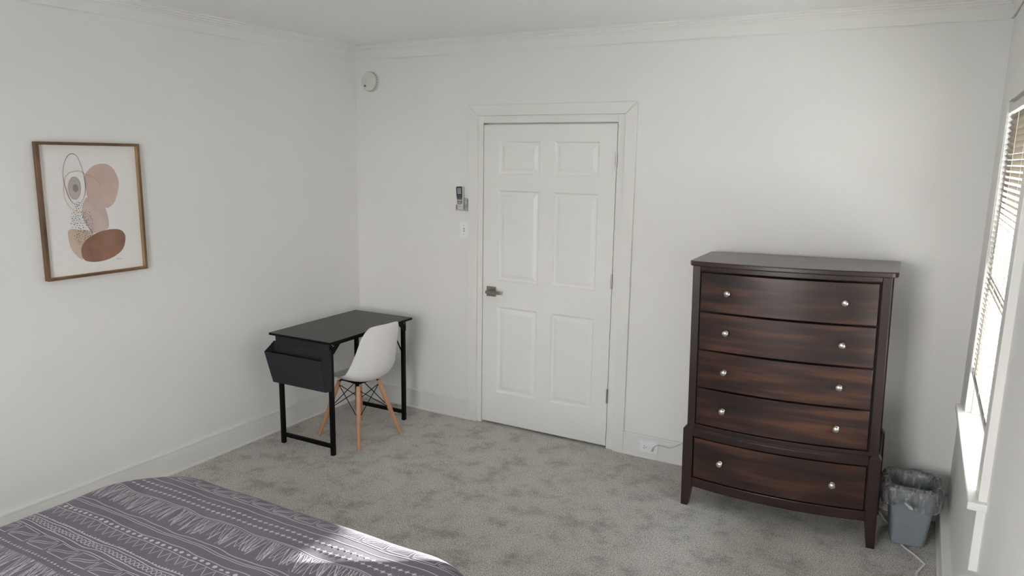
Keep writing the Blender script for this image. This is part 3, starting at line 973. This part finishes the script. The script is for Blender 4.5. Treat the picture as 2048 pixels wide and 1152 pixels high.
# ------------------------------------------------------------------ bed under a patterned comforter
X0, X1, Y1, YH = 0.918, 2.672, -2.350, -4.55
ZT, CRN, RR, DROP = 0.555, 0.34, 0.09, 0.21
KX0, KX1, KY1 = X0 + CRN, X1 - CRN, Y1 - CRN
DMAX = CRN - RR + RR * PI / 2 + DROP
bed = root('bed', ((X0 + X1) / 2, -3.45, 0), 'bed base and mattress hidden below the mauve patterned comforter', 'bed')
bx = (X0 + X1) / 2
mb = MB().box((X0 + 0.12 - bx, -1.1, 0.10), (X1 - 0.12 - bx, 0.95, 0.26))
mb.build('bed_base', M['base_board'], bed, bevel=0.02)
for sx in (X0 + 0.2 - bx, X1 - 0.2 - bx):
    for sy in (-1.0, 0.85):
        MB().box((sx - 0.03, sy - 0.03, 0), (sx + 0.03, sy + 0.03, 0.10)).build('leg', M['base_board'], bed)
MB().box((X0 + 0.11 - bx, -1.1, 0.26), (X1 - 0.11 - bx, 0.96, 0.515)).build('mattress', M['sheet'], bed, bevel=0.03, seg=4, smooth=40)


def puff(x, y):
    h = 0.0022 * math.sin(2 * PI * x / 0.41 + 0.7 + 3 * y) * math.sin(2 * PI * y / 0.33 + 1.1)
    h += 0.0012 * math.sin(2 * PI * (x * 0.8 + y * 0.5) / 0.23 + 2.0)
    for yq in (-2.60, -2.95, -3.30, -3.65, -4.0):
        g = math.exp(-((y - yq) / 0.030) ** 2)
        h -= 0.006 * g * (0.55 + 0.45 * math.sin(2 * PI * x / 0.235 + 1.3 * math.sin(5 * x) + yq))
    return h


def cloth(a, b, off=0.0):
    qx = min(max(a, KX0), KX1)
    qy = min(b, KY1)
    dx, dy = a - qx, b - qy
    d = math.hypot(dx, dy)
    z = ZT
    if d < 1e-9:
        return Vector((a, b, ZT + puff(a, b)))
    nx, ny = dx / d, dy / d
    f = CRN - RR
    if d <= f:
        r, z = d, ZT
        s = 0
    elif d <= f + RR * PI / 2:
        th = (d - f) / RR
        r, z = f + RR * math.sin(th), ZT - RR * (1 - math.cos(th))
        s = th / (PI / 2)
    else:
        e = d - f - RR * PI / 2
        e = min(e, DROP + 0.5 * max(0, e - DROP))
        ang = math.atan2(ny, nx)
        fl = 0.012 * math.sin((qx * 2 + qy * 2 + ang * 1.2) * 2 * PI / 0.36) * min(1, e / 0.15)
        r, z = CRN + fl + 0.02 * min(1, e / 0.2), ZT - RR - e
        s = 1
    x, y = qx + nx * r, qy + ny * r
    p = puff(qx + nx * min(d, f), qy + ny * min(d, f)) * (1 - s)
    return Vector((x, y, z + p))


def frange(a, b, step):
    n = max(1, int(math.ceil((b - a) / step)))
    return [a + (b - a) * i / n for i in range(n + 1)]


ex = DMAX - CRN
gx = frange(X0 - ex, X1 + ex, 0.0135)
gy = frange(YH + 0.12, Y1 + ex, 0.0135)
mb = MB()
vs = [cloth(a, b) for b in gy for a in gx]
nx_ = len(gx)
fs = [(j * nx_ + i, j * nx_ + i + 1, (j + 1) * nx_ + i + 1, (j + 1) * nx_ + i) for j in range(len(gy) - 1) for i in range(nx_ - 1)]
mb.add(vs, fs)
co = mb.build('comforter', M['cloth'], None, smooth=180, keep_normals=True)
tag(co, 'mauve grey comforter with white line pattern lying on the bed', 'comforter')
md = co.modifiers.new('thickness', 'SOLIDIFY')
md.thickness = 0.012
md.offset = -1.0


def on_cloth(a, b, off=0.0011):
    p = cloth(a, b)
    e = 0.004
    n = (cloth(a + e, b) - cloth(a - e, b)).cross(cloth(a, b + e) - cloth(a, b - e))
    if n.length < 1e-12:
        return p
    return p + n.normalized() * off


LW = 0.0030
PR = MB()
rnd = random.Random(7)


def stroke(pts, w=LW, closed=False, step=0.012):
    q = []
    n = len(pts)
    for i in range(n if closed else n - 1):
        a, b = Vector(pts[i]), Vector(pts[(i + 1) % n])
        k = max(1, int((b - a).length / step))
        q += [a + (b - a) * t / k for t in range(k)]
    if not closed:
        q.append(Vector(pts[-1]))
    m = len(q)
    vs, fs = [], []
    for i, p in enumerate(q):
        a = q[(i - 1) % m] if closed else q[max(i - 1, 0)]
        b = q[(i + 1) % m] if closed else q[min(i + 1, m - 1)]
        d = (b - a)
        if d.length < 1e-9:
            d = Vector((1, 0))
        d.normalize()
        s = Vector((-d.y, d.x)) * (w / 2)
        vs += [on_cloth(p.x + s.x, p.y + s.y), on_cloth(p.x - s.x, p.y - s.y)]
    for i in range(m if closed else m - 1):
        j = (i + 1) % m
        fs.append((2 * i, 2 * i + 1, 2 * j + 1, 2 * j))
    PR.add(vs, fs)


def fill(pts):
    c = sum((Vector(p) for p in pts), Vector((0, 0))) / len(pts)
    n = len(pts)
    PR.add([on_cloth(c.x, c.y)] + [on_cloth(p[0], p[1]) for p in pts], [(0, 1 + i, 1 + (i + 1) % n) for i in range(n)])


PXA, PXB = X0 - 0.12, X1 + 0.10


def hline(y, w=LW, wob=0.002, ph=0.0):
    stroke([(x, y + wob * math.sin(x * 19 + ph) + wob * 0.6 * math.sin(x * 47 + ph * 2)) for x in frange(PXA, PXB, 0.012)], w)


def tri_band(y0, y1, pitch, gap, curve=0.0, x_off=0.0):
    """pairs of outlined right triangles with a clear channel between them; y0 inner side, y1 outer side"""
    def side(p, q, bulge):
        p, q = Vector(p), Vector(q)
        d = q - p
        nrm = Vector((-d.y, d.x))
        return [p + d * t + nrm * bulge * math.sin(PI * 2 * t) for t in [k / 8 for k in range(8)]]
    x = PXA + x_off
    while x < PXB:
        j = lambda s=0.003: rnd.uniform(-s, s)
        dy = (y1 - y0)
        A = [(x + gap * 0.9 + j(), y0), (x + pitch - gap * 0.5, y0 + j(0.001)), (x + pitch - gap * 0.4 + j(), y1 - dy * 0.16)]
        B = [(x + gap * 0.5 + j(), y0 + dy * 0.14), (x + gap * 0.5, y1), (x + pitch - gap * 1.0 + j(), y1)]
        stroke(side(A[0], A[1], 0) + side(A[1], A[2], curve * 0.5) + side(A[2], A[0], curve), LW * 0.9, True)
        stroke(side(B[0], B[1], curve * 0.5) + side(B[1], B[2], 0) + side(B[2], B[0], curve), LW * 0.9, True)
        x += pitch


def star_row(y, pitch, x_off=0.0):
    x = PXA + x_off
    while x < PXB:
        a, b = pitch * 0.50, 0.0098
        k = 0.0027
        sk = 0.003
        fill([(x + a, y), (x + k, y + k), (x + sk, y + b), (x - k, y + k), (x - a, y), (x - k, y - k), (x - sk, y - b), (x + k, y - k)])
        x += pitch


def fringe(y0, y1, dens=0.0125):
    x = PXA
    while x < PXB:
        L = (y0 - y1) * rnd.uniform(0.72, 1.0)
        dx = rnd.uniform(0.0, 0.06)
        bow = rnd.uniform(-0.008, 0.008)
        pts = [(x + dx * t + bow * math.sin(PI * t), y0 - L * t - 0.002) for t in [k / 7 for k in range(8)]]
        stroke(pts, 0.0021)
        if rnd.random() < 0.85:
            dx2 = -dx + rnd.uniform(0.004, 0.026)
            ex_, ey = pts[-1]
            pts = [(ex_ + dx2 * t - bow * math.sin(PI * t), ey + (y0 - ey - 0.002) * t * rnd.uniform(0.95, 1.0)) for t in [k / 7 for k in range(8)]]
            stroke(pts, 0.0021)
        x += dens * rnd.uniform(0.7, 1.3)


def oval(x, y, rx, ry, full):
    tl = rnd.uniform(-0.25, 0.25)
    pts = []
    for k in range(14):
        a = 2 * PI * k / 14
        u, v = rx * math.cos(a), ry * math.sin(a)
        pts.append((x + u * math.cos(tl) - v * math.sin(tl), y + u * math.sin(tl) + v * math.cos(tl)))
    if full:
        fill(pts)
    else:
        stroke(pts, LW * 0.9, True, 0.02)


for sh in (0.0, -0.80):
    Y = lambda v: v + sh
    tri_band(Y(-2.456), Y(-2.408), 0.1045, 0.012, 0.0, 0.045)
    hline(Y(-2.466), ph=0.3)
    hline(Y(-2.498), ph=1.0)
    star_row(Y(-2.529), 0.0268)
    star_row(Y(-2.563), 0.0268, 0.012)
    hline(Y(-2.598), ph=2.0)
    hline(Y(-2.605), 0.002, ph=2.4)
    fringe(Y(-2.605), Y(-2.717))
    hline(Y(-2.732), wob=0.003, ph=0.8)
    hline(Y(-2.748), 0.0026, ph=1.8)
    hline(Y(-2.7565), 0.0026, ph=2.1)
    hline(Y(-2.792), wob=0.003, ph=2.9)
    x = PXA
    while x < PXB:
        oval(x, Y(-2.807) + rnd.uniform(-.001, .001), 0.0085, rnd.uniform(0.0045, 0.0082), True)
        x += 0.031 * rnd.uniform(0.9, 1.1)
    hline(Y(-2.821), 0.0026, ph=3.4)
    x = PXA
    zz = []
    while x < PXB:
        zz += [(x, Y(-2.823)), (x + 0.024 + rnd.uniform(-.002, .002), Y(-2.865))]
        x += 0.042 * rnd.uniform(0.94, 1.06)
    stroke(zz, 0.0024)
    hline(Y(-2.893), 0.0024, ph=4.0)
    x = PXA
    while x < PXB:
        hgt = rnd.uniform(0.005, 0.011)
        fill([(x - 0.0065, Y(-2.894)), (x + 0.0065, Y(-2.894)), (x + rnd.uniform(0, .004), Y(-2.894) + hgt)])
        x += 0.0155 * rnd.uniform(0.9, 1.1)
    hline(Y(-2.905), ph=4.6)
    x = PXA
    while x < PXB:
        oval(x, Y(-2.9205), 0.0085, rnd.uniform(0.006, 0.009), False)
        x += 0.0215 * rnd.uniform(0.94, 1.06)
    hline(Y(-2.937), ph=5.1)
    hline(Y(-2.956), ph=5.9)
    tri_band(Y(-3.022), Y(-2.964), 0.112, 0.012, 0.05, 0.02)
    x = PXA
    while x < PXB:
        hgt = rnd.uniform(0.006, 0.011)
        fill([(x - 0.0060, Y(-3.053)), (x + 0.0060, Y(-3.053)), (x + rnd.uniform(0, .004), Y(-3.053) + hgt)])
        x += 0.0175 * rnd.uniform(0.9, 1.1)
    fringe(Y(-3.068), Y(-3.180))
struct(PR.build('white_print', M['print'], co, keep_normals=True), 'stuff')

# ------------------------------------------------------------------ desk
DROT = 0.016
dk = root('desk', (0.155, -1.037, 0), 'small black desk with metal frame in the corner of the room', 'desk', rot=(0, 0, DROT))
DW, DL, DH = 0.500, 0.824, 0.731
IX, IY, LT = 0.031, 0.036, 0.025
tt = MB().box((0, 0, DH - 0.015), (DW, DL, DH)).build('tabletop', [M['desk_top'], M['desk_edge']], dk, bevel=0.001)
for p in tt.data.polygons:
    if p.normal.z < 0.5:
        p.material_index = 1
legs = [(IX, IY), (DW - IX - LT, IY), (DW - IX - LT, DL - IY - LT), (IX, DL - IY - LT)]
for (x, y) in legs:
    MB().box((x, y, 0), (x + LT, y + LT, DH - 0.015)).build('leg', M['black_metal'], dk, bevel=0.002)
for y in (IY, DL - IY - LT):
    MB().box((IX + LT, y + 0.003, 0.046), (DW - IX - LT, y + LT - 0.003, 0.070)).build('crossbar', M['black_metal'], dk, bevel=0.0015)
    MB().box((IX + LT, y + 0.003, DH - 0.037), (DW - IX - LT, y + LT - 0.003, DH - 0.016)).build('end_rail', M['black_metal'], dk, bevel=0.0015)
for x in (IX + 0.003, DW - IX - LT + 0.003):
    MB().box((x, IY + LT, DH - 0.037), (x + LT - 0.006, DL - IY - LT, DH - 0.016)).build('side_rail', M['black_metal'], dk, bevel=0.0015)
xf = DW - IX
for (y0, y1) in ((IY, IY + 0.085), (DL - IY, DL - IY - 0.085)):
    g = MB().prism([(y0, DH - 0.016), (y1, DH - 0.016), (y1, DH - 0.034), (y0 + (y1 - y0) * 0.30, DH - 0.088), (y0, DH - 0.088)], 'x', xf, xf + 0.0025).build('gusset', M['black_metal'], dk)
    sg = 1 if y1 > y0 else -1
    for (dy, zz) in ((0.010, DH - 0.026), (0.022, DH - 0.022), (0.020, DH - 0.036)):
        MB().lathe([(0.0034, 0), (0.003, 0.002), (0, 0.0026)], 10, 'x', (xf + 0.0025, y0 + sg * dy, zz)).build('bolt', M['screw'], g)
# thin diagonal stays at the far legs
MB().tube([(IX + 0.012, DL - IY - LT, 0.600), (IX + 0.012, DL - IY - 0.125, DH - 0.030)], 0.0045, 8).build('stay', M['black_metal'], dk)
MB().tube([(DW - IX - LT, DL - IY - 0.012, 0.490), (DW - IX - 0.140, DL - IY - 0.012, DH - 0.030)], 0.0045, 8).build('stay', M['black_metal'], dk)

# storage pouch hanging from the near end of the desk
pw = root('storage_pouch', (0.166, -1.003, 0.715), 'charcoal fabric storage pouch hanging from the near end of the desk', 'pouch', rot=(0, 0, DROT))
PWW = 0.468
bk = MB()
bk.box((0.014, -0.006, -0.045), (0.452, 0.000, 0.0))
bk.box((0.0, -0.012, -0.292), (PWW, -0.003, -0.040))
bk.build('back_panel', M['fabric'], pw, bevel=0.002)
# flared front pocket: back rim on the panel, front rim pushed out, closed at the bottom
fr = MB()
fz, fy = -0.088, -0.098
tl, tr = Vector((0.002, -0.009, -0.043)), Vector((PWW - 0.002, -0.009, -0.043))
fl_, fr_ = Vector((0.014, fy, fz)), Vector((PWW + 0.000, fy, fz))
bl_, br_ = Vector((0.012, -0.034, -0.298)), Vector((PWW - 0.026, -0.034, -0.298))
bbl, bbr = Vector((0.010, -0.013, -0.292)), Vector((PWW, -0.013, -0.292))


def panel(name, a, b, c, d, th, n=10, sag=0.0):
    """quad a-b-c-d as a thin padded sheet"""
    nrm = (b - a).cross(d - a).normalized()
    front, back = [], []
    for j in range(n + 1):
        for i in range(n + 1):
            u, v = i / n, j / n
            p = (a * (1 - u) + b * u) * (1 - v) + (d * (1 - u) + c * u) * v
            w = sag * math.sin(PI * u) * math.sin(PI * v)
            crease = -0.004 * math.exp(-((u - 0.52) / 0.03) ** 2) * math.sin(PI * min(1, v * 0.9 + .1)) if sag else 0
            front.append(p + nrm * (th / 2 + w + crease))
            back.append(p - nrm * (th / 2 - w - crease))
    m = n + 1
    fs = []
    N = m * m
    for j in range(n):
        for i in range(n):
            q = (j * m + i, j * m + i + 1, (j + 1) * m + i + 1, (j + 1) * m + i)
            fs.append(q)
            fs.append(tuple(N + k for k in reversed(q)))
    edge = [i for i in range(m)] + [j * m + n for j in range(1, m)] + [n * m + i for i in range(n - 1, -1, -1)] + [j * m for j in range(n - 1, 0, -1)]
    for k in range(len(edge)):
        a_, b_ = edge[k], edge[(k + 1) % len(edge)]
        fs.append((b_, a_, N + a_, N + b_))
    return MB().add(front + back, fs)


panel('pocket_front', fl_, fr_, br_, bl_, 0.005, 14, 0.004).build('pocket_front', M['fabric'], pw, smooth=60)
panel('pocket_side', tl, fl_, bl_, bbl, 0.004, 6).build('pocket_side', M['fabric'], pw, smooth=60)
panel('pocket_side', fr_, tr, bbr, br_, 0.004, 6).build('pocket_side', M['fabric'], pw, smooth=60)
panel('pocket_bottom', bl_, br_, bbr, bbl, 0.004, 4).build('pocket_bottom', M['fabric'], pw)

# ------------------------------------------------------------------ chair
CC = Vector((0.520, -0.628, 0))
CROT = math.radians(-7.0)
ch = root('chair', CC, 'white moulded shell chair with beech dowel legs tucked under the black desk', 'chair', rot=(0, 0, CROT))
# local: +x is the back of the chair, y across
prof = [(-0.205, 0.384), (-0.193, 0.400), (-0.155, 0.407), (-0.090, 0.403), (-0.020, 0.396), (0.050, 0.392), (0.115, 0.396), (0.165, 0.412),
        (0.202, 0.446), (0.225, 0.496), (0.240, 0.556), (0.250, 0.625), (0.256, 0.690), (0.260, 0.740), (0.262, 0.772), (0.263, 0.792)]
half = [0.175, 0.190, 0.203, 0.212, 0.218, 0.221, 0.222, 0.221, 0.215, 0.205, 0.192, 0.179, 0.171, 0.156, 0.142, 0.126]
curl = [0.010, 0.018, 0.032, 0.044, 0.055, 0.066, 0.077, 0.087, 0.094, 0.094, 0.086, 0.073, 0.058, 0.043, 0.031, 0.022]
NU = 16
vs = []
for i, (px, pz) in enumerate(prof):
    a = prof[max(i - 1, 0)]
    b = prof[min(i + 1, len(prof) - 1)]
    t = Vector((b[0] - a[0], 0, b[1] - a[1])).normalized()
    nrm = Vector((-t.z, 0, t.x))     # towards the sitter
    for k in range(NU + 1):
        u = -1 + 2 * k / NU
        lift = curl[i] * abs(u) ** 2.1
        if i == len(prof) - 1:
            pass
        drop = 0.0
        if i >= len(prof) - 3:
            drop = 0.0035 * (i - len(prof) + 4) * abs(u) ** 4
        p = Vector((px, half[i] * u * (1 - 0.03 * u * u), pz - drop)) + nrm * lift
        vs.append(p)
m_ = NU + 1
fs = [(i * m_ + k, i * m_ + k + 1, (i + 1) * m_ + k + 1, (i + 1) * m_ + k) for i in range(len(prof) - 1) for k in range(NU)]
sh_o = MB().add(vs, fs).build('seat_shell', M['shell'], ch, smooth=180)
md = sh_o.modifiers.new('thickness', 'SOLIDIFY')
md.thickness = 0.006
md.offset = 0
md = sh_o.modifiers.new('subdiv', 'SUBSURF')
md.levels = md.render_levels = 2
feet_w = [(0.306, -0.786), (0.698, -0.850), (0.731, -0.470), (0.345, -0.410)]
Rinv = Matrix.Rotation(-CROT, 3, 'Z')
feet = [Rinv @ (Vector((x, y, 0)) - CC) for x, y in feet_w]
tops = []
for f in feet:
    t = Vector((f.x * 0.49, f.y * 0.49, 0.362))
    tops.append(t)
    d = (Vector((f.x, f.y, 0)) - t)
    leg = MB().tube([t - d.normalized() * 0.012, t + d * 0.12, t + d * 0.5, Vector((f.x, f.y, 0.0)) + d.normalized() * -0.001], [0.0125, 0.0150, 0.0150, 0.0105], 16).build('leg', M['beech'], ch, smooth=50)
    # outward facing bolts
    out = Vector((f.x, f.y, 0)).normalized()
    for s in (0.06, 0.52):
        p = t + d * s + out * 0.0145
        e = MB()
        side = out.cross(Vector((0, 0, 1)))
        e.tube([p - out * 0.003, p + out * 0.002], [0.005, 0.0042], 10)
        e.build('bolt', M['screw'], leg)
    # fork bracket running from the seat mount into the leg top
    br = MB()
    br.tube([Vector((f.x * 0.30, f.y * 0.30, 0.382)), Vector((f.x * 0.44, f.y * 0.44, 0.379)), t - d.normalized() * 0.004, t + d * 0.10], [0.006, 0.006, 0.0055, 0.004], 8)
    br.build('bracket', M['black_metal'], ch, smooth=60)
MB().box((-0.075, -0.075, 0.375), (0.075, 0.075, 0.385)).build('mount_plate', M['black_metal'], ch, bevel=0.002)
for i in range(4):
    j = (i + 1) % 4
    A, B = tops[i], tops[j]
    dA, dB = Vector((feet[i].x, feet[i].y, 0)) - A, Vector((feet[j].x, feet[j].y, 0)) - B
    loA, loB = A + dA * 0.50, B + dB * 0.50
    hiA, hiB = A * 1.0 + Vector((0, 0, -0.012)), B * 1.0 + Vector((0, 0, -0.012))
    MB().tube([hiA, loB], 0.0028, 6).build('strut', M['black_metal'], ch)
    MB().tube([hiB, loA], 0.0028, 6).build('strut', M['black_metal'], ch)

# ------------------------------------------------------------------ dresser
LEAN = math.radians(-1.2)
dr = root('dresser', (2.652, -0.503, 0), 'tall dark brown five drawer chest with bowed front beside the door', 'dresser', rot=(0, LEAN, 0.008))
BW = 0.946
CXD = BW / 2
DD = 0.43
BOW = 0.052


def bowf(x, hw=0.43):
    t = min(1, abs(x - CXD) / hw)
    return -BOW * (1 - t * t)


def foot_z(x):
    return x * math.tan(LEAN)    # keeps every foot on the floor although the chest leans


def bow_bar(x0, x1, z0, z1, yf, yb, n=20, hw=0.43):
    """a bar whose front follows the bow (front offset yf from it), flat back at yb"""
    mb = MB()
    xs_ = [x0 + (x1 - x0) * i / n for i in range(n + 1)]
    rings = [[(x, yf + bowf(x, hw), z0), (x, yf + bowf(x, hw), z1), (x, yb, z1), (x, yb, z0)] for x in xs_]
    return mb.rings(rings)


# posts (upper) and legs (base)
UX0, UX1 = 0.020, 0.930
for (x0, x1) in ((UX0, 0.060), (0.890, UX1)):
    MB().box((x0, 0.0, 0.440), (x1, 0.050, 1.300)).build('post', M['post'], dr, bevel=0.003)
    MB().box((x0, DD - 0.050, 0.440), (x1, DD, 1.300)).build('post', M['post'], dr, bevel=0.003)
for (x0, x1, sg) in ((0.002, 0.055, 1), (0.893, 0.946, -1)):
    for (y0, y1) in ((-0.008, 0.048), (DD - 0.048, DD + 0.006)):
        mb = MB()
        ix0, ix1 = (x0, x1 - 0.016) if sg == 1 else (x0 + 0.016, x1)
        zf0, zf1 = foot_z(ix0), foot_z(ix1)
        by1 = y1 - 0.010 if y0 < 0.1 else y1
        by0 = y0 if y0 < 0.1 else y0 + 0.010
        mb.rings([[(ix0, by0, zf0), (ix1, by0, zf1), (ix1, by1, zf1), (ix0, by1, zf0)],
                  [(x0, y0, 0.115), (x1, y0, 0.115), (x1, y1, 0.115), (x0, y1, 0.115)],
                  [(x0, y0, 0.428), (x1, y0, 0.428), (x1, y1, 0.428), (x0, y1, 0.428)],
                  [(x0 + 0.014, y0 + 0.012, 0.446), (x1 - (0.0 if sg == 1 else 0.014), y0 + 0.012, 0.446), (x1 - (0.0 if sg == 1 else 0.014), y1, 0.446), (x0 + 0.014, y1, 0.446)]])
        mb.build('leg', M['post'], dr, bevel=0.0025)
# case sides, back, bottom, dark sheet for the drawer-gap shade
for (x0, x1) in ((UX0 + 0.008, UX0 + 0.020), (UX1 - 0.020, UX1 - 0.008)):
    MB().box((x0, 0.050, 0.446), (x1, DD - 0.050, 1.300)).build('side_panel', M['case'], dr)
for (x0, x1) in ((0.010, 0.022), (0.926, 0.938)):
    MB().box((x0, 0.048, 0.120), (x1, DD - 0.048, 0.440)).build('side_panel', M['case'], dr)
MB().box((0.030, DD - 0.012, 0.130), (0.920, DD - 0.004, 1.300)).build('back_panel', M['case'], dr)
mb = MB()
mb.box((0.056, 0.012, 0.150), (0.892, 0.020, 1.298))
mb.build('gap_shade_sheet', M['dark'], dr)  # dark sheet that paints the shade in the gaps around the drawers
# top slab with bowed front and clipped corners
mb = MB()
out = [(0.004, DD + 0.006), (0.004, 0.006), (0.016, -0.018)]
out += [(x, -0.020 + bowf(x, 0.45) * 0.95) for x in [0.03 + (BW - 0.046) * i / 22 for i in range(23)]]
out += [(BW - 0.004, -0.016), (BW + 0.008, 0.006), (BW + 0.008, DD + 0.006)]
mb.prism(out, 'z', 1.300, 1.326)
mb.build('top_slab', M['topwood'], dr, bevel=0.006, seg=3)
# rails
bow_bar(0.060, 0.890, 1.277, 1.300, 0.001, 0.03).build('top_rail', M['case'], dr, bevel=0.0015)
bow_bar(0.058, 0.892, 0.441, 0.461, 0.004, 0.03).build('waist_rail', M['case'], dr, bevel=0.0015)
mb = bow_bar(0.055, 0.893, 0.394, 0.428, -0.008, 0.03)
mb.build('waist_moulding', M['case'], dr, bevel=0.003)
xs_ = [0.055 + 0.838 * i / 20 for i in range(21)]
MB().rings([[(x, -0.006 + bowf(x), 0.4285), (x, 0.004 + bowf(x), 0.4405), (x, 0.03, 0.4405), (x, 0.03, 0.4285)] for x in xs_]).build('waist_lip', M['case'], dr)
bow_bar(0.055, 0.893, 0.112, 0.162, -0.002, 0.03).build('apron', M['case'], dr, bevel=0.002)
# drawers
DZ = [(1.072, 1.268, 0.067, 0.881), (0.872, 1.063, 0.067, 0.881), (0.670, 0.863, 0.067, 0.881), (0.469, 0.661, 0.067, 0.881), (0.168, 0.385, 0.061, 0.886)]
KZ = [1.174, 0.972, 0.768, 0.563, 0.279]
for (z0, z1, x0, x1), kz in zip(DZ, KZ):
    d = bow_bar(x0, x1, z0, z1, 0.0, 0.008, 24).build('drawer', M['drawer'], dr, bevel=0.0025, smooth=40)
    d['label'] = 'drawer front with red brown streaked veneer'
    d.location = (0, 0, 0)
    for kx in (0.207, 0.744):
        k = MB().lathe([(0.0125, -0.001), (0.0125, 0.0015), (0.0075, 0.004), (0.0062, 0.012), (0.0095, 0.0155), (0.0150, 0.0180), (0.0158, 0.0215), (0.0145, 0.0255), (0.0090, 0.0285), (0.0, 0.0295)], 24, 'y',
                       (kx, bowf(kx), kz)).build('knob', M['nickel'], d, smooth=60)
        k['label'] = 'round nickel knob'

# ------------------------------------------------------------------ waste bin and its liner
BR = math.radians(7)
BC = Vector((3.728, -0.305, 0.006))
wb = root('waste_bin', BC, 'grey woven pattern waste bin beside the dresser', 'bin', rot=(0, 0, BR))


def rrect(hx, hy_, r, n=6):
    pts = []
    for cx_, cy_, a0 in ((hx - r, hy_ - r, 0), (-hx + r, hy_ - r, 90), (-hx + r, -hy_ + r, 180), (hx - r, -hy_ + r, 270)):
        for k in range(n + 1):
            a = math.radians(a0 + 90 * k / n)
            pts.append((cx_ + r * math.cos(a), cy_ + r * math.sin(a)))
    return pts


BH, NRM = 0.290, 26
def bin_half(z):
    t = z / BH
    return 0.073 + 0.026 * t, 0.083 + 0.026 * t


mb = MB()
rings = []
for i in range(NRM * 3 + 1):
    z = 0.014 + (BH - 0.030) * i / (NRM * 3)
    hx, hy_ = bin_half(z)
    ring = []
    for k, (x, y) in enumerate(rrect(hx, hy_, 0.022, 12)):
        w = 0.0016 * math.sin(2 * PI * i / 3 + (PI if (k // 3) % 2 else 0))
        nrm = Vector((x, y)).normalized()
        ring.append((x + nrm.x * w, y + nrm.y * w, z))
    rings.append(ring)
hx, hy_ = bin_half(0.006)
first = [[(x * 0.97, y * 0.97, 0.0) for x, y in rrect(hx, hy_, 0.022, 12)], [(x, y, 0.006) for x, y in rrect(hx, hy_, 0.022, 12)]]
hx, hy_ = bin_half(BH)
last = [[(x, y, z) for x, y in rrect(hx + o, hy_ + o, 0.024, 12)] for o, z in ((0.003, BH - 0.014), (0.005, BH - 0.010), (0.005, BH - 0.002), (0.003, BH), (-0.002, BH), (-0.004, BH - 0.012))]
inner = []
for z in (BH * 0.7, BH * 0.4, 0.012):
    hx, hy_ = bin_half(z)
    inner.append([(x, y, z) for x, y in rrect(hx - 0.004, hy_ - 0.004, 0.02, 12)])
mb.rings(first + rings + last + inner)
mb.build('bin_body', M['bin'], wb, smooth=50)

bag = root('bin_liner', BC + Vector((0, 0, 0.004)), 'clear plastic bin liner knotted over the rim of the grey bin', 'bag', rot=(0, 0, BR))
rb = random.Random(3)
NB = 160
KA = math.radians(-108)      # where the knot gathers the film


def droop_n(d):
    return min(1.0, abs(d) * 25)


def film_ring(off, z, amp, zamp, ph, flare=0.0, droop=0.0):
    hx, hy_ = bin_half(BH)
    pts = []
    for k in range(NB):
        a = 2 * PI * k / NB
        c, s = math.cos(a), math.sin(a)
        n_ = 4.0
        rr = 1.0 / ((abs(c) / (hx + off)) ** n_ + (abs(s) / (hy_ + off)) ** n_) ** (1 / n_)
        nz = noise.noise(Vector((c * 3.1 + ph, s * 3.1, z * 14)))
        n2 = noise.noise(Vector((c * 9 + ph, s * 9, z * 9 + 3)))
        da = math.atan2(math.sin(a - KA), math.cos(a - KA))
        g = math.exp(-(da / 0.42) ** 2)
        left = max(0, math.cos(a - math.radians(225)))
        r = rr + amp * nz * 1.6 + amp * 0.8 * n2 + flare * left * 0.9 - flare * g * 0.9
        zz = z + zamp * (nz + 0.6 * n2) - droop * (g - 0.25)
        pl = min(1.0, max(0.0, off * 40 + 0.25)) * (0.0022 * math.sin(31 * a + 4 * n2) + 0.0016 * math.sin(47 * a + 2.0 + 3 * nz))
        r += pl * (1.0 + 1.2 * g)
        zz -= 0.010 * droop_n(droop) * math.sin(9 * a + 1.0) * 0.35
        pts.append((r * c, r * s, zz))
    return pts


rings = [film_ring(-0.034, 0.040, 0.003, 0.0, 0.0), film_ring(-0.026, 0.12, 0.004, 0.004, 0.4), film_ring(-0.019, 0.20, 0.004, 0.004, 0.8), film_ring(-0.012, 0.262, 0.003, 0.004, 1.2),
         film_ring(-0.003, 0.303, 0.003, 0.006, 1.5), film_ring(0.012, 0.310, 0.005, 0.008, 1.7), film_ring(0.024, 0.302, 0.007, 0.008, 1.9, 0.006), film_ring(0.032, 0.282, 0.009, 0.006, 2.1, 0.012),
         film_ring(0.035, 0.256, 0.010, 0.006, 2.4, 0.016, -0.006), film_ring(0.032, 0.230, 0.010, 0.006, 2.7, 0.014, -0.020), film_ring(0.023, 0.208, 0.008, 0.006, 3.0, 0.010, -0.036), film_ring(0.014, 0.192, 0.006, 0.005, 3.2, 0.004, -0.046)]
bg = MB().rings(rings, caps=False)
bo = bg.build('film', M['film'], bag, smooth=180)
md = bo.modifiers.new('subdiv', 'SUBSURF')
md.levels = md.render_levels = 1
# knot and loose tail
kx, ky = math.cos(KA) * 0.112, math.sin(KA) * 0.118
mb = MB()
for (p, q, w) in (((0, 0, 0), (-0.018, -0.004, 0.006), 0.006), ((0, 0, 0), (0.020, -0.004, 0.004), 0.007), ((0, 0, 0), (0.006, -0.004, 0.030), 0.009), ((0, -0.002, -0.002), (0.034, -0.006, -0.026), 0.010)):
    a, b = Vector(p), Vector(q)
    pts = [a + (b - a) * t for t in (0, 0.35, 0.7, 1.0)]
    mb.tube([v + Vector((kx, ky, 0.224)) for v in pts], [0.004, w * 0.55, w, w * 0.35], 8)
film2 = simple('knotted_film', (0.62, 0.63, 0.64), 0.3, 0.05, 60, 0.4, 120, 0.003)
mb.build('knot', film2, bag, smooth=60)
